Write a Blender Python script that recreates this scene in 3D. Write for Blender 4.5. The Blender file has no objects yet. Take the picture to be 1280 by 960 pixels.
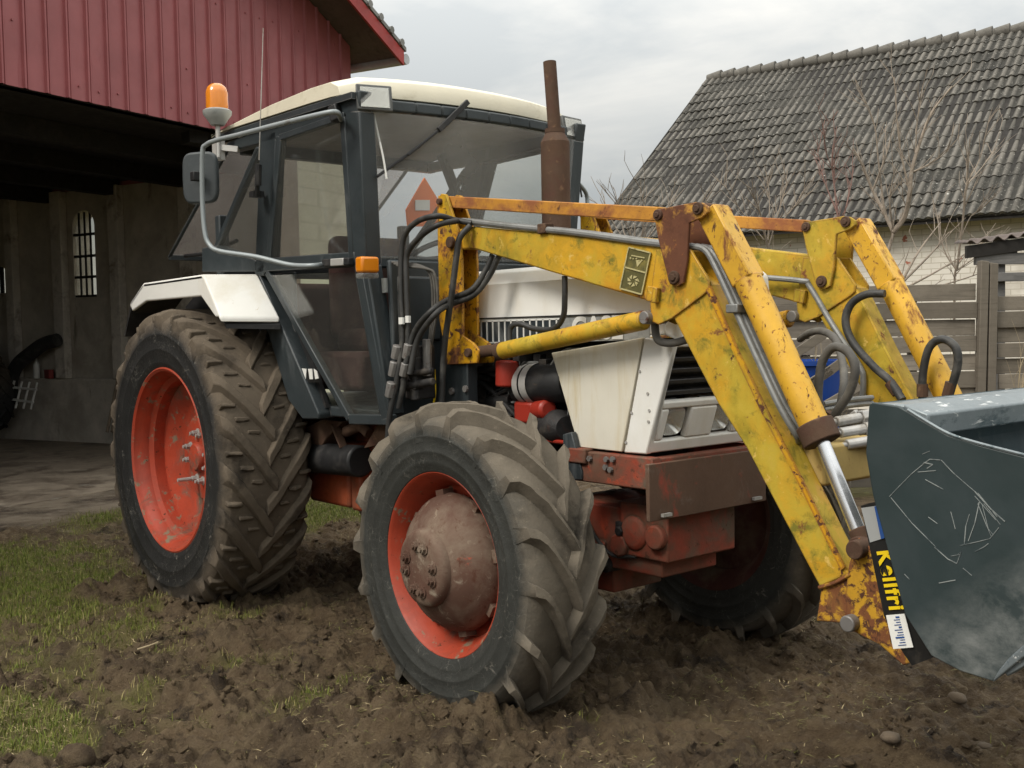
import bpy, bmesh, math, random
import numpy as np
from mathutils import Vector, Matrix
random.seed(7)
rng = np.random.default_rng(11)
scn = bpy.context.scene
COL = scn.collection
PI = math.pi

# ------------------------------------------------------------------ camera
CAM = Vector((5.8217, -3.3869, 1.4854))
FOC = 1350.96
FW = Vector((-0.76433474, 0.64301073, -0.04826602))
RT = Vector((0.64434459, 0.76450175, -0.0188979))
UPV = Vector((-0.0247479, 0.04554427, 0.99865573))
def ray(u, v): return FW + RT*((u-640)/FOC) - UPV*((v-480)/FOC)
def U(u, v, x=None, y=None, z=None):
    """survey measurement: point of a known plane (x, y or z given) seen along a sight line of the photograph"""
    d = ray(u, v)
    i, val = (0, x) if x is not None else ((1, y) if y is not None else (2, z))
    return CAM + d*((val-CAM[i])/d[i])
def UP(u, v, P0, n):
    d = ray(u, v); n = Vector(n)
    return CAM + d*((Vector(P0)-CAM).dot(n)/d.dot(n))
cd = bpy.data.cameras.new('camera'); cam = bpy.data.objects.new('camera', cd); COL.objects.link(cam)
cd.sensor_width = 36; cd.lens = 36*FOC/1280; cd.clip_end = 2000; cd.clip_start = .05
R3 = Matrix((RT, UPV, -FW)).transposed()
cam.matrix_world = Matrix.Translation(CAM) @ R3.to_4x4()
scn.camera = cam

# ------------------------------------------------------------------ materials
MAT = {}
def new_mat(name):
    m = bpy.data.materials.new(name); m.use_nodes = True
    nt = m.node_tree; nt.nodes.clear()
    out = nt.nodes.new('ShaderNodeOutputMaterial')
    b = nt.nodes.new('ShaderNodeBsdfPrincipled'); nt.links.new(b.outputs[0], out.inputs[0])
    MAT[name] = m
    return m, nt, b, out
def N(nt, t, **k):
    n = nt.nodes.new(t)
    for a, b in k.items():
        if a.startswith('i_'): n.inputs[a[2:]].default_value = b
        else: setattr(n, a, b)
    return n
def c4(c): return (*c, 1) if len(c) == 3 else c
def noise(nt, vec, scale, detail=6, rough=.6, dist=0):
    n = N(nt, 'ShaderNodeTexNoise'); n.inputs['Scale'].default_value = scale
    n.inputs['Detail'].default_value = detail; n.inputs['Roughness'].default_value = rough; n.inputs['Distortion'].default_value = dist
    nt.links.new(vec, n.inputs['Vector']); return n.outputs['Fac']
def maprange(nt, val, a, b, c=0, d=1):
    n = N(nt, 'ShaderNodeMapRange', clamp=True)
    for i, x in zip(('From Min', 'From Max', 'To Min', 'To Max'), (a, b, c, d)): n.inputs[i].default_value = x
    nt.links.new(val, n.inputs['Value']); return n.outputs[0]
def mixc(nt, fac, a, b, mode='MIX'):
    n = N(nt, 'ShaderNodeMix', data_type='RGBA', blend_type=mode)
    if isinstance(fac, (int, float)): n.inputs[0].default_value = fac
    else: nt.links.new(fac, n.inputs[0])
    for s, x in ((6, a), (7, b)):
        if isinstance(x, tuple): n.inputs[s].default_value = c4(x)
        else: nt.links.new(x, n.inputs[s])
    return n.outputs[2]
def math_(nt, op, a, b=None):
    n = N(nt, 'ShaderNodeMath', operation=op)
    for i, x in enumerate((a, b)):
        if x is None: continue
        if isinstance(x, (int, float)): n.inputs[i].default_value = x
        else: nt.links.new(x, n.inputs[i])
    return n.outputs[0]
def coords(nt, stretch=None):
    tc = N(nt, 'ShaderNodeTexCoord')
    if not stretch: return tc.outputs['Object']
    mp = N(nt, 'ShaderNodeMapping'); mp.inputs['Scale'].default_value = stretch
    nt.links.new(tc.outputs['Object'], mp.inputs[0]); return mp.outputs[0]
def bump(nt, b, h, strength, dist=.01):
    n = N(nt, 'ShaderNodeBump'); n.inputs['Strength'].default_value = strength; n.inputs['Distance'].default_value = dist
    nt.links.new(h, n.inputs['Height']); nt.links.new(n.outputs[0], b.inputs['Normal']); return n
def weathered(name, base, rough=.5, metal=0., var=.25, layers=(), bmp=(60, .25, .004), stretch=None, spec=.4, edge=None):
    """painted / raw surface with tone variation and layers (colour, scale, lo, hi, roughness, stretch)"""
    m, nt, b, out = new_mat(name)
    v0 = coords(nt, stretch)
    n0 = noise(nt, v0, 3.0, 8, .65)
    f = maprange(nt, n0, .3, .7)
    lo = tuple(x*(1-var) for x in base); hi = tuple(min(1, x*(1+var*.6)) for x in base)
    col = mixc(nt, f, lo, hi)
    r = maprange(nt, noise(nt, v0, 14, 6), .3, .7, max(.05, rough-.1), min(1, rough+.12))
    for L in layers:
        vec = coords(nt, L[5]) if len(L) > 5 and L[5] else v0
        fac = maprange(nt, noise(nt, vec, L[1], 9, .68, .4), L[2], L[3])
        col = mixc(nt, fac, col, L[0])
        n = N(nt, 'ShaderNodeMix', data_type='FLOAT'); nt.links.new(fac, n.inputs[0]); nt.links.new(r, n.inputs[2]); n.inputs[3].default_value = L[4]; r = n.outputs[0]
    if edge:   # paint rubbed off along the real edges of the part
        bv = N(nt, 'ShaderNodeBevel', samples=4); bv.inputs['Radius'].default_value = edge[1]
        ge = N(nt, 'ShaderNodeNewGeometry'); dt = N(nt, 'ShaderNodeVectorMath', operation='DOT_PRODUCT'); nt.links.new(bv.outputs[0], dt.inputs[0]); nt.links.new(ge.outputs['Normal'], dt.inputs[1])
        em = maprange(nt, dt.outputs['Value'], .995, .90)
        ef = maprange(nt, math_(nt, 'ADD', math_(nt, 'MULTIPLY', em, .34), noise(nt, coords(nt), edge[2], 8, .7)), .72, .78)
        ef = math_(nt, 'MULTIPLY', ef, maprange(nt, em, .02, .2)); col = mixc(nt, ef, col, edge[0])
    nt.links.new(col, b.inputs['Base Color']); nt.links.new(r, b.inputs['Roughness'])
    b.inputs['Metallic'].default_value = metal
    b.inputs['Specular IOR Level'].default_value = spec
    if bmp: bump(nt, b, noise(nt, v0, bmp[0], 7, .7), bmp[1], bmp[2])
    return m
RUST = (.075, .028, .014); RUST2 = (.17, .062, .022); MOSS = (.23, .19, .012); MUD = (.115, .084, .058)
weathered('yellow_paint', (.60, .335, .022), .45, layers=[((.45, .18, .012), 2.2, .56, .7, .6), (MOSS, 1.5, .42, .62, .8), ((.45, .33, .03), 6, .46, .64, .7), ((.17, .15, .015), 11, .52, .66, .8, (1, 1, 1.0)), ((.62, .42, .10), 20, .60, .68, .7), (RUST2, 9, .6, .66, .9), (RUST, 22, .63, .67, .9), ((.5, .33, .06), 6, .62, .8, .8)], edge=(RUST2, .014, 9))
weathered('yellow_chipped', (.61, .345, .03), .42, layers=[((.5, .2, .02), 3, .6, .72, .6), (MOSS, 2.5, .58, .72, .8), (RUST2, 12, .54, .66, .85, (1.6, 1.6, .8)), (RUST, 15, .60, .64, .85, (1.6, 1.6, .6)), (RUST2, 40, .6, .64, .9), ((.10, .06, .05), 7, .64, .66, .85, (1, 1, .5))], edge=(RUST2, .014, 9))
weathered('yellow_rusty', (.55, .30, .02), .6, layers=[(MOSS, 3, .5, .7, .8), (RUST2, 14, .50, .56, .9), (RUST, 30, .52, .58, .9), ((.3, .15, .03), 5, .55, .75, .8)], edge=(RUST2, .014, 9))
weathered('yellow_worn', (.60, .30, .008), .5, layers=[(MOSS, 3, .5, .7, .8), (RUST2, 8, .52, .62, .9), (RUST, 30, .54, .6, .9)], edge=(RUST2, .014, 9))
weathered('rusty_yellow', (.13, .047, .022), .75, layers=[((.52, .27, .04), 6, .50, .58, .5), (RUST, 14, .5, .7, .9), ((.28, .10, .03), 40, .6, .7, .9)])
weathered('orange_rust_bar', (.50, .23, .03), .6, layers=[((.24, .085, .03), 5, .44, .60, .8), (RUST, 20, .58, .68, .9)])
weathered('tan_beam', (.50, .36, .13), .6, layers=[((.33, .22, .08), 5, .5, .66, .8), (RUST2, 13, .6, .7, .9), ((.6, .38, .04), 3, .6, .7, .5)])
weathered('rust', (.075, .041, .024), .85, layers=[((.07, .03, .02), 10, .5, .7, .9), ((.14, .080, .045), 25, .58, .7, .9)], bmp=(90, .4, .004))
weathered('white_paint', (.74, .735, .70), .38, var=.06, layers=[((.62, .585, .50), 2, .55, .75, .6, (1, 1, .25)), ((.42, .33, .2), 16, .66, .72, .8), ((.3, .25, .18), 40, .72, .75, .8)], bmp=(8, .05, .01), edge=((.30, .24, .16), .006, 14))
weathered('dirty_white_panel', (.66, .63, .54), .45, var=.08, layers=[((.52, .43, .25), 3, .44, .74, .7, (2.0, 2.0, .5)), ((.5, .40, .2), 9, .54, .74, .7, (2.5, 2.5, .12)), ((.36, .27, .14), 3, .64, .75, .8, (1, 1, .4)), ((.25, .2, .13), 60, .7, .74, .8)], bmp=(10, .05, .01))
weathered('cream_roof', (.66, .615, .49), .5, var=.08, layers=[((.45, .40, .29), 5, .56, .75, .7), ((.35, .32, .24), 30, .68, .75, .8)])
weathered('slate_paint', (.032, .04, .044), .42, var=.2, layers=[((.10, .11, .115), 5, .58, .75, .6, (1, 1, .3)), ((.2, .2, .19), 45, .7, .74, .8), (MUD, 2.5, .62, .8, .9)], edge=((.16, .16, .155), .006, 14))
weathered('black_part', (.014, .014, .015), .55, layers=[((.06, .055, .05), 6, .55, .75, .8), (MUD, 12, .64, .8, .9)])
weathered('black_engine', (.02, .019, .019), .6, layers=[((.09, .075, .06), 9, .52, .75, .85), (RUST, 6, .6, .75, .85)], bmp=(35, .5, .01))
weathered('hose_rubber', (.028, .028, .027), .55, layers=[((.10, .095, .085), 8, .5, .75, .8)])
weathered('hose_dusty', (.085, .08, .072), .7, layers=[((.16, .15, .13), 8, .5, .75, .8)])
weathered('steel_pipe', (.22, .225, .22), .45, .3, layers=[((.12, .12, .11), 10, .5, .7, .7), (RUST2, 12, .66, .72, .9)])
weathered('chrome_rod', (.72, .73, .75), .18, .9, var=.08, layers=[((.4, .4, .4), 12, .6, .8, .35)], bmp=None)
weathered('bolt_steel', (.23, .22, .21), .5, .4, layers=[(RUST, 30, .55, .7, .9)])
weathered('rim_red', (.40, .054, .024), .5, layers=[((.24, .046, .026), 4, .44, .68, .6), (MUD, 3.5, .54, .66, .9), ((.20, .15, .10), 15, .575, .63, .9), (RUST, 26, .63, .66, .9)])
weathered('hub_dirty', (.095, .047, .031), .8, layers=[((.165, .122, .088), 5, .42, .66, .9), ((.25, .20, .15), 14, .57, .68, .9), ((.36, .05, .02), 7, .64, .7, .6), (RUST, 24, .56, .7, .9)], bmp=(70, .4, .004))
weathered('chassis_red', (.27, .050, .026), .6, layers=[((.12, .055, .033), 3.5, .42, .62, .85), (MUD, 4, .50, .64, .9), ((.38, .06, .025), 5, .60, .68, .5), (RUST, 22, .60, .66, .9)], bmp=(40, .3, .006), edge=((.10, .05, .03), .02, 8))
weathered('chassis_orange', (.36, .07, .024), .5, layers=[((.18, .055, .026), 4, .42, .62, .7), (MUD, 7, .58, .72, .9), (RUST, 16, .6, .7, .9)])
weathered('plate_rust_red', (.115, .066, .042), .7, layers=[((.38, .05, .028), 3.2, .55, .68, .6), ((.16, .12, .095), 9, .58, .72, .9)])
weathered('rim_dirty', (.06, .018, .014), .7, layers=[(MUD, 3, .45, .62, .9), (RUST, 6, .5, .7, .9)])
weathered('filter_red', (.30, .028, .016), .4, var=.15, layers=[((.1, .06, .05), 20, .64, .75, .8)])
weathered('grey_lamp', (.085, .088, .085), .5, layers=[((.1, .1, .09), 10, .55, .7, .7)])
weathered('mirror_grey', (.04, .048, .052), .5, var=.1, layers=[((.07, .078, .08), 6, .5, .8, .7)])
weathered('arm_grey', (.27, .30, .31), .45, .2, var=.1, layers=[((.16, .16, .15), 10, .6, .75, .7)])
weathered('aluminium', (.46, .45, .43), .45, .3, layers=[((.3, .27, .22), 9, .5, .7, .7)])
weathered('bucket_paint', (.021, .034, .036), .5, var=.1, layers=[((.034, .047, .051), 2.5, .5, .75, .5)], bmp=(20, .06, .004))
m = MAT['bucket_paint']; nt = m.node_tree; b = [n for n in nt.nodes if n.type == 'BSDF_PRINCIPLED'][0]
v = coords(nt); sx = N(nt, 'ShaderNodeSeparateXYZ'); nt.links.new(v, sx.inputs[0])
dg = math_(nt, 'SUBTRACT', math_(nt, 'MULTIPLY', math_(nt, 'SUBTRACT', sx.outputs[0], 3.27), 1.0), math_(nt, 'MULTIPLY', math_(nt, 'SUBTRACT', sx.outputs[2], .86), 1.25))
vs_ = coords(nt, (1.0, 1, 1.3)); nz = noise(nt, vs_, 9, 9, .74, .25)
wf = math_(nt, 'MULTIPLY', maprange(nt, dg, .0, .22), maprange(nt, nz, .38, .72, .05, .95))
old = b.inputs['Base Color'].links[0].from_socket
nt.links.new(mixc(nt, wf, old, (.19, .20, .195)), b.inputs['Base Color'])
weathered('bucket_worn', (.19, .22, .235), .4, .3, layers=[((.06, .085, .095), 6, .55, .62, .5, (1.5, .5, 1.5)), ((.62, .63, .62), 14, .6, .66, .5, (3, .6, 3))])
weathered('bucket_inside', (.045, .072, .082), .5, layers=[((.20, .22, .22), 4, .6, .8, .7)])
weathered('scratch', (.24, .26, .255), .6, layers=[((.06, .075, .08), 9, .50, .62, .6)], bmp=None)
weathered('decal_black', (.012, .012, .012), .35, var=.1, layers=[((.05, .04, .03), 12, .6, .75, .7)], bmp=None)
weathered('decal_yellow', (.78, .55, .01), .4, var=.05, layers=[((.4, .3, .05), 40, .66, .72, .7)], bmp=None)
weathered('decal_white', (.72, .72, .69), .45, var=.06, bmp=None)
weathered('decal_blue', (.02, .07, .24), .4, var=.1, bmp=None)
weathered('decal_grey', (.30, .31, .31), .45, var=.1, bmp=None)
weathered('decal_olive', (.10, .09, .03), .55, var=.3, layers=[((.26, .21, .05), 20, .52, .7, .7)], bmp=None)
weathered('decal_pale', (.45, .40, .20), .6, var=.15, layers=[((.2, .17, .05), 60, .56, .66, .7)], bmp=None)
weathered('decal_stripe', (.028, .036, .042), .4, var=.2, layers=[((.16, .17, .17), 7, .55, .75, .6)], bmp=None)
weathered('decal_silver', (.32, .33, .32), .45, var=.1, layers=[((.16, .17, .17), 12, .5, .7, .6)], bmp=None)
weathered('seat_cloth', (.075, .038, .034), .9, layers=[((.13, .09, .07), 9, .5, .7, .9)])
weathered('cab_lining', (.42, .40, .38), .9)
weathered('smv_orange', (.75, .16, .02), .5, var=.05, bmp=None)
weathered('grille_black', (.022, .022, .023), .4, layers=[((.08, .075, .07), 7, .55, .75, .7)])
# buildings
weathered('cladding_red', (.30, .092, .097), .45, var=.14, layers=[((.34, .125, .13), 1.2, .5, .8, .5, (1, 1, .3)), ((.2, .035, .04), 9, .62, .8, .6, (1, 1, .15))], bmp=(4, .05, .01))
weathered('fascia_red', (.34, .04, .035), .5, layers=[((.36, .11, .03), 14, .66, .7, .8)])
weathered('grey_sheet', (.24, .24, .23), .8, layers=[((.15, .15, .14), 4, .5, .7, .9)])
weathered('ridge_tile', (.13, .122, .108), .9, layers=[((.06, .056, .05), 4, .5, .66, .9), ((.3, .29, .26), 18, .62, .7, .9)])
weathered('gutter_zinc', (.42, .44, .45), .4, .3)
weathered('soffit_boards', (.12, .095, .085), .85, layers=[((.07, .06, .055), 6, .5, .7, .9, (1, 1, 1))])
weathered('barn_plaster', (.46, .42, .36), .92, layers=[((.30, .265, .22), 1.2, .48, .68, .95), ((.09, .075, .06), 4, .6, .75, .95, (1, 1, .3))], bmp=(25, .5, .01))
weathered('barn_pillar', (.55, .51, .45), .9, layers=[((.2, .17, .14), 3, .5, .7, .95)], bmp=(25, .5, .01))
weathered('dark_timber', (.018, .016, .014), .9, layers=[((.035, .03, .026), 6, .55, .75, .9)])
weathered('post_wood', (.20, .155, .11), .85, layers=[((.11, .085, .06), 4, .5, .7, .9, (4, 4, .4))])
weathered('concrete', (.26, .21, .155), .9, layers=[((.09, .066, .047), 1.5, .48, .62, .6), ((.3, .27, .22), 3, .58, .75, .95)], bmp=(20, .4, .01))
weathered('fence_wood', (.235, .205, .165), .85, var=.35, layers=[((.12, .105, .085), 4, .5, .68, .9, (.6, .6, 9)), ((.24, .25, .15), 2.2, .6, .75, .9)], bmp=(30, .5, .006))
m = MAT['fence_wood']; nt = m.node_tree; b = [n for n in nt.nodes if n.type == 'BSDF_PRINCIPLED'][0]
oi = N(nt, 'ShaderNodeObjectInfo'); old = b.inputs['Base Color'].links[0].from_socket
nt.links.new(mixc(nt, maprange(nt, oi.outputs['Random'], 0, 1, .0, .75), old, (.105, .09, .070)), b.inputs['Base Color'])
weathered('shed_wood', (.15, .145, .14), .85, layers=[((.08, .078, .075), 5, .5, .7, .9, (.6, .6, 6))])
weathered('bark', (.27, .225, .18), .9, layers=[((.11, .09, .07), 12, .5, .7, .9), ((.26, .24, .2), 30, .6, .7, .9)])
weathered('twig_red', (.22, .13, .11), .9, layers=[((.15, .11, .09), 12, .5, .7, .9)])
weathered('dry_stalk', (.36, .29, .18), .9)
weathered('tub_blue', (.012, .06, .30), .4, var=.1, layers=[((.05, .1, .25), 8, .6, .8, .6)])
weathered('plastic_white', (.6, .6, .57), .5)
weathered('crate_red', (.22, .03, .025), .6)
weathered('stone', (.12, .092, .064), .9, layers=[((.07, .05, .033), 12, .5, .7, .95)], bmp=(60, .6, .005))
weathered('tar_edge', (.05, .045, .04), .9)

def brick_white():
    m, nt, b, out = new_mat('whitewashed_brick')
    v = coords(nt)
    mp = N(nt, 'ShaderNodeMapping'); nt.links.new(v, mp.inputs[0]); mp.inputs['Rotation'].default_value = (PI/2, 0, 0)
    br = N(nt, 'ShaderNodeTexBrick'); nt.links.new(mp.outputs[0], br.inputs['Vector'])
    br.inputs['Scale'].default_value = 1; br.inputs['Brick Width'].default_value = .26; br.inputs['Row Height'].default_value = .085
    br.inputs['Mortar Size'].default_value = .008; br.inputs['Mortar Smooth'].default_value = .6
    br.inputs['Color1'].default_value = (.66, .63, .57, 1); br.inputs['Color2'].default_value = (.60, .57, .51, 1); br.inputs['Mortar'].default_value = (.42, .385, .32, 1)
    col = mixc(nt, maprange(nt, noise(nt, v, 1.3, 8), .5, .72), br.outputs[0], (.42, .385, .33))
    col = mixc(nt, maprange(nt, noise(nt, v, 4.5, 8), .645, .67), col, (.34, .13, .085))
    nt.links.new(col, b.inputs['Base Color']); b.inputs['Roughness'].default_value = .92
    bump(nt, b, br.outputs['Fac'], -.5, .012)
brick_white()
def block_pale():
    m, nt, b, out = new_mat('pale_block_wall')
    v = coords(nt)
    br = N(nt, 'ShaderNodeTexBrick'); nt.links.new(v, br.inputs['Vector'])
    mp = N(nt, 'ShaderNodeMapping'); nt.links.new(v, mp.inputs[0]); mp.inputs['Rotation'].default_value = (PI/2, 0, 0)
    nt.links.new(mp.outputs[0], br.inputs['Vector'])
    br.inputs['Scale'].default_value = 1; br.inputs['Brick Width'].default_value = .45; br.inputs['Row Height'].default_value = .2; br.inputs['Mortar Size'].default_value = .01
    br.inputs['Color1'].default_value = (.62, .62, .47, 1); br.inputs['Color2'].default_value = (.56, .57, .42, 1); br.inputs['Mortar'].default_value = (.46, .46, .34, 1)
    col = mixc(nt, maprange(nt, noise(nt, v, 3, 8), .55, .75), br.outputs[0], (.40, .38, .28))
    nt.links.new(col, b.inputs['Base Color']); b.inputs['Roughness'].default_value = .9
block_pale()
def roof_tile():
    m, nt, b, out = new_mat('concrete_roof_tile')
    v = coords(nt)
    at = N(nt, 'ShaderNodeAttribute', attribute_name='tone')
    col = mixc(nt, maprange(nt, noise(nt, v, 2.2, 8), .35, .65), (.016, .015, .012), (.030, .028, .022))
    col = mixc(nt, maprange(nt, at.outputs['Fac'], .25, .85), col, (.140, .129, .112))  # rolls painted lighter than troughs, imitating the shade in the grooves
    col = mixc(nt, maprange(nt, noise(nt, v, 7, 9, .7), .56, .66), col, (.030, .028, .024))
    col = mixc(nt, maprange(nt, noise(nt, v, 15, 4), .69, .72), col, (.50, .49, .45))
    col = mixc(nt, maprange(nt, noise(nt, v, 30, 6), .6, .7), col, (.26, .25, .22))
    nt.links.new(col, b.inputs['Base Color']); b.inputs['Roughness'].default_value = .88
    bump(nt, b, noise(nt, v, 50, 6), .5, .01)
roof_tile()
def tyre_mat(name, r0, r1, side, tread, streak):
    """rubber; dried mud coats everything outside radius r1, the sidewall inside r0 stays rubber"""
    m, nt, b, out = new_mat(name)
    v = coords(nt); sx = N(nt, 'ShaderNodeSeparateXYZ'); nt.links.new(v, sx.inputs[0])
    r = math_(nt, 'SQRT', math_(nt, 'ADD', math_(nt, 'MULTIPLY', sx.outputs[0], sx.outputs[0]), math_(nt, 'MULTIPLY', sx.outputs[2], sx.outputs[2])))
    rn = math_(nt, 'ADD', r, math_(nt, 'MULTIPLY', math_(nt, 'SUBTRACT', noise(nt, v, 9, 8, .7), .5), .13))
    f = maprange(nt, rn, r0, r1)
    colt = mixc(nt, maprange(nt, noise(nt, v, 5, 9, .65), .34, .66), tread, tuple(x*1.45 for x in tread))
    colt = mixc(nt, maprange(nt, noise(nt, v, 3.3, 9, .65), .52, .66), colt, tuple(x*.38 for x in tread))
    colt = mixc(nt, maprange(nt, noise(nt, v, 40, 5, .65), .62, .74), colt, tuple(x*1.9 for x in tread))
    cols = mixc(nt, maprange(nt, noise(nt, v, 4, 9, .7), .4, .7), side, tuple(x*1.6 for x in side))
    # dried splashes running over the sidewall
    n2 = noise(nt, v, 11, 9, .8, 1.5)
    cols = mixc(nt, math_(nt, 'MULTIPLY', maprange(nt, n2, .59, .67), streak), cols, (.22, .205, .175))
    vv = N(nt, 'ShaderNodeTexVoronoi', feature='DISTANCE_TO_EDGE'); vv.inputs['Scale'].default_value = 9
    dn = N(nt, 'ShaderNodeVectorMath', operation='ADD'); nn = N(nt, 'ShaderNodeTexNoise'); nn.inputs['Scale'].default_value = 6
    nt.links.new(v, nn.inputs['Vector']); nt.links.new(nn.outputs['Color'], dn.inputs[0]); nt.links.new(v, dn.inputs[1]); nt.links.new(dn.outputs[0], vv.inputs['Vector'])
    crack = math_(nt, 'MULTIPLY', maprange(nt, vv.outputs['Distance'], .0, .012, 1, 0), maprange(nt, noise(nt, v, 5, 4), .45, .6))
    cols = mixc(nt, math_(nt, 'MULTIPLY', crack, streak), cols, (.26, .25, .22))
    col = mixc(nt, f, cols, colt)
    nt.links.new(col, b.inputs['Base Color'])
    nt.links.new(maprange(nt, f, 0, 1, .62, .92), b.inputs['Roughness'])
    b.inputs['Specular IOR Level'].default_value = .3
    bump(nt, b, noise(nt, v, 45, 8, .7), .45, .008)
tyre_mat('rear_tyre_rubber', .70, .775, (.013, .013, .0128), (.088, .070, .051), .85)
tyre_mat('front_tyre_rubber', .50, .575, (.026, .027, .0245), (.102, .087, .067), .60)
tyre_mat('old_tyre_rubber', .9, 1.2, (.02, .02, .02), (.05, .04, .03), .3)
def glass(name, tint, dust_haze, dust_haze_col=(.5, .5, .48)):
    m, nt, b, out = new_mat(name); nt.nodes.remove(b)
    tr = N(nt, 'ShaderNodeBsdfTransparent'); tr.inputs[0].default_value = c4(tint)
    gl = N(nt, 'ShaderNodeBsdfGlossy'); gl.inputs['Roughness'].default_value = .03
    d0 = N(nt, 'ShaderNodeBsdfDiffuse'); d0.inputs[0].default_value = c4(dust_haze_col)
    d1 = N(nt, 'ShaderNodeBsdfTranslucent'); d1.inputs[0].default_value = c4(dust_haze_col)
    df = N(nt, 'ShaderNodeMixShader'); df.inputs[0].default_value = .5; nt.links.new(d0.outputs[0], df.inputs[1]); nt.links.new(d1.outputs[0], df.inputs[2])
    lw = N(nt, 'ShaderNodeLayerWeight'); lw.inputs[0].default_value = .5
    fr = math_(nt, 'ADD', math_(nt, 'MULTIPLY', math_(nt, 'POWER', lw.outputs['Facing'], 4.), .85), .035)
    m1 = N(nt, 'ShaderNodeMixShader'); nt.links.new(fr, m1.inputs[0]); nt.links.new(tr.outputs[0], m1.inputs[1]); nt.links.new(gl.outputs[0], m1.inputs[2])
    m2 = N(nt, 'ShaderNodeMixShader'); v = coords(nt)
    nt.links.new(maprange(nt, noise(nt, v, 2.5, 4), .3, .75, dust_haze*.7, dust_haze*1.3), m2.inputs[0]); nt.links.new(m1.outputs[0], m2.inputs[1]); nt.links.new(df.outputs[0], m2.inputs[2])
    nt.links.new(m2.outputs[0], out.inputs[0])
glass('cab_glass', (.93, .94, .92), .05)
glass('windscreen_glass', (.94, .95, .94), .28, (.68, .68, .66))  # besides dust, the pale veil imitates sky reflected in the screen
glass('rear_flap_glass', (.85, .83, .82), .17, (.42, .40, .38))
glass('lamp_lens', (.93, .93, .91), .22, (.8, .8, .78))
glass('dusty_pane', (.9, .9, .86), .2)
m, nt, b, out = new_mat('amber_lens'); b.inputs['Base Color'].default_value = (.95, .30, .01, 1); b.inputs['Transmission Weight'].default_value = .35; b.inputs['Roughness'].default_value = .22; b.inputs['Coat Weight'].default_value = .5
m, nt, b, out = new_mat('mirror_glass'); b.inputs['Base Color'].default_value = (.8, .8, .8, 1); b.inputs['Metallic'].default_value = 1; b.inputs['Roughness'].default_value = .04
m, nt, b, out = new_mat('reflector'); b.inputs['Base Color'].default_value = (.82, .82, .80, 1); b.inputs['Metallic'].default_value = .9; b.inputs['Roughness'].default_value = .22
def grass_mat(name):
    m, nt, b, out = new_mat(name)
    at = N(nt, 'ShaderNodeAttribute', attribute_name='tint')
    nt.links.new(at.outputs['Color'], b.inputs['Base Color']); b.inputs['Roughness'].default_value = .7; b.inputs['Specular IOR Level'].default_value = .2
grass_mat('grass_blade')
def ground_mat():
    m, nt, b, out = new_mat('mud_and_turf')
    v = coords(nt)
    at = N(nt, 'ShaderNodeAttribute', attribute_name='mask'); sp = N(nt, 'ShaderNodeSeparateColor'); nt.links.new(at.outputs['Color'], sp.inputs[0])
    mud = mixc(nt, maprange(nt, noise(nt, v, 2.1, 10, .62), .36, .64), (.050, .032, .017), (.132, .091, .051))
    mud = mixc(nt, maprange(nt, noise(nt, v, 11, 9, .7), .45, .7), mud, (.165, .121, .070))
    mud = mixc(nt, maprange(nt, noise(nt, v, 4.6, 9, .7), .55, .64), mud, (.036, .024, .014))
    mud = mixc(nt, maprange(nt, noise(nt, v, 60, 5, .7), .62, .72), mud, (.24, .18, .10))
    turf = mixc(nt, maprange(nt, noise(nt, v, 14, 9, .7), .36, .62), (.090, .074, .028), (.145, .135, .040))
    conc = mixc(nt, maprange(nt, noise(nt, v, 1.1, 9, .62), .46, .6), (.25, .20, .145), (.07, .048, .033))
    conc = mixc(nt, maprange(nt, noise(nt, v, 9, 8, .7), .5, .75), conc, (.30, .25, .19))
    col = mixc(nt, sp.outputs[0], mud, turf); col = mixc(nt, sp.outputs[1], col, conc)
    nt.links.new(col, b.inputs['Base Color'])
    nt.links.new(maprange(nt, noise(nt, v, 6, 6), .35, .65, .68, .95), b.inputs['Roughness']); b.inputs['Specular IOR Level'].default_value = .3
    h = math_(nt, 'ADD', noise(nt, v, 38, 10, .75), math_(nt, 'MULTIPLY', noise(nt, v, 120, 6, .7), .5))
    bump(nt, b, h, 1.0, .03)
ground_mat()

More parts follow.
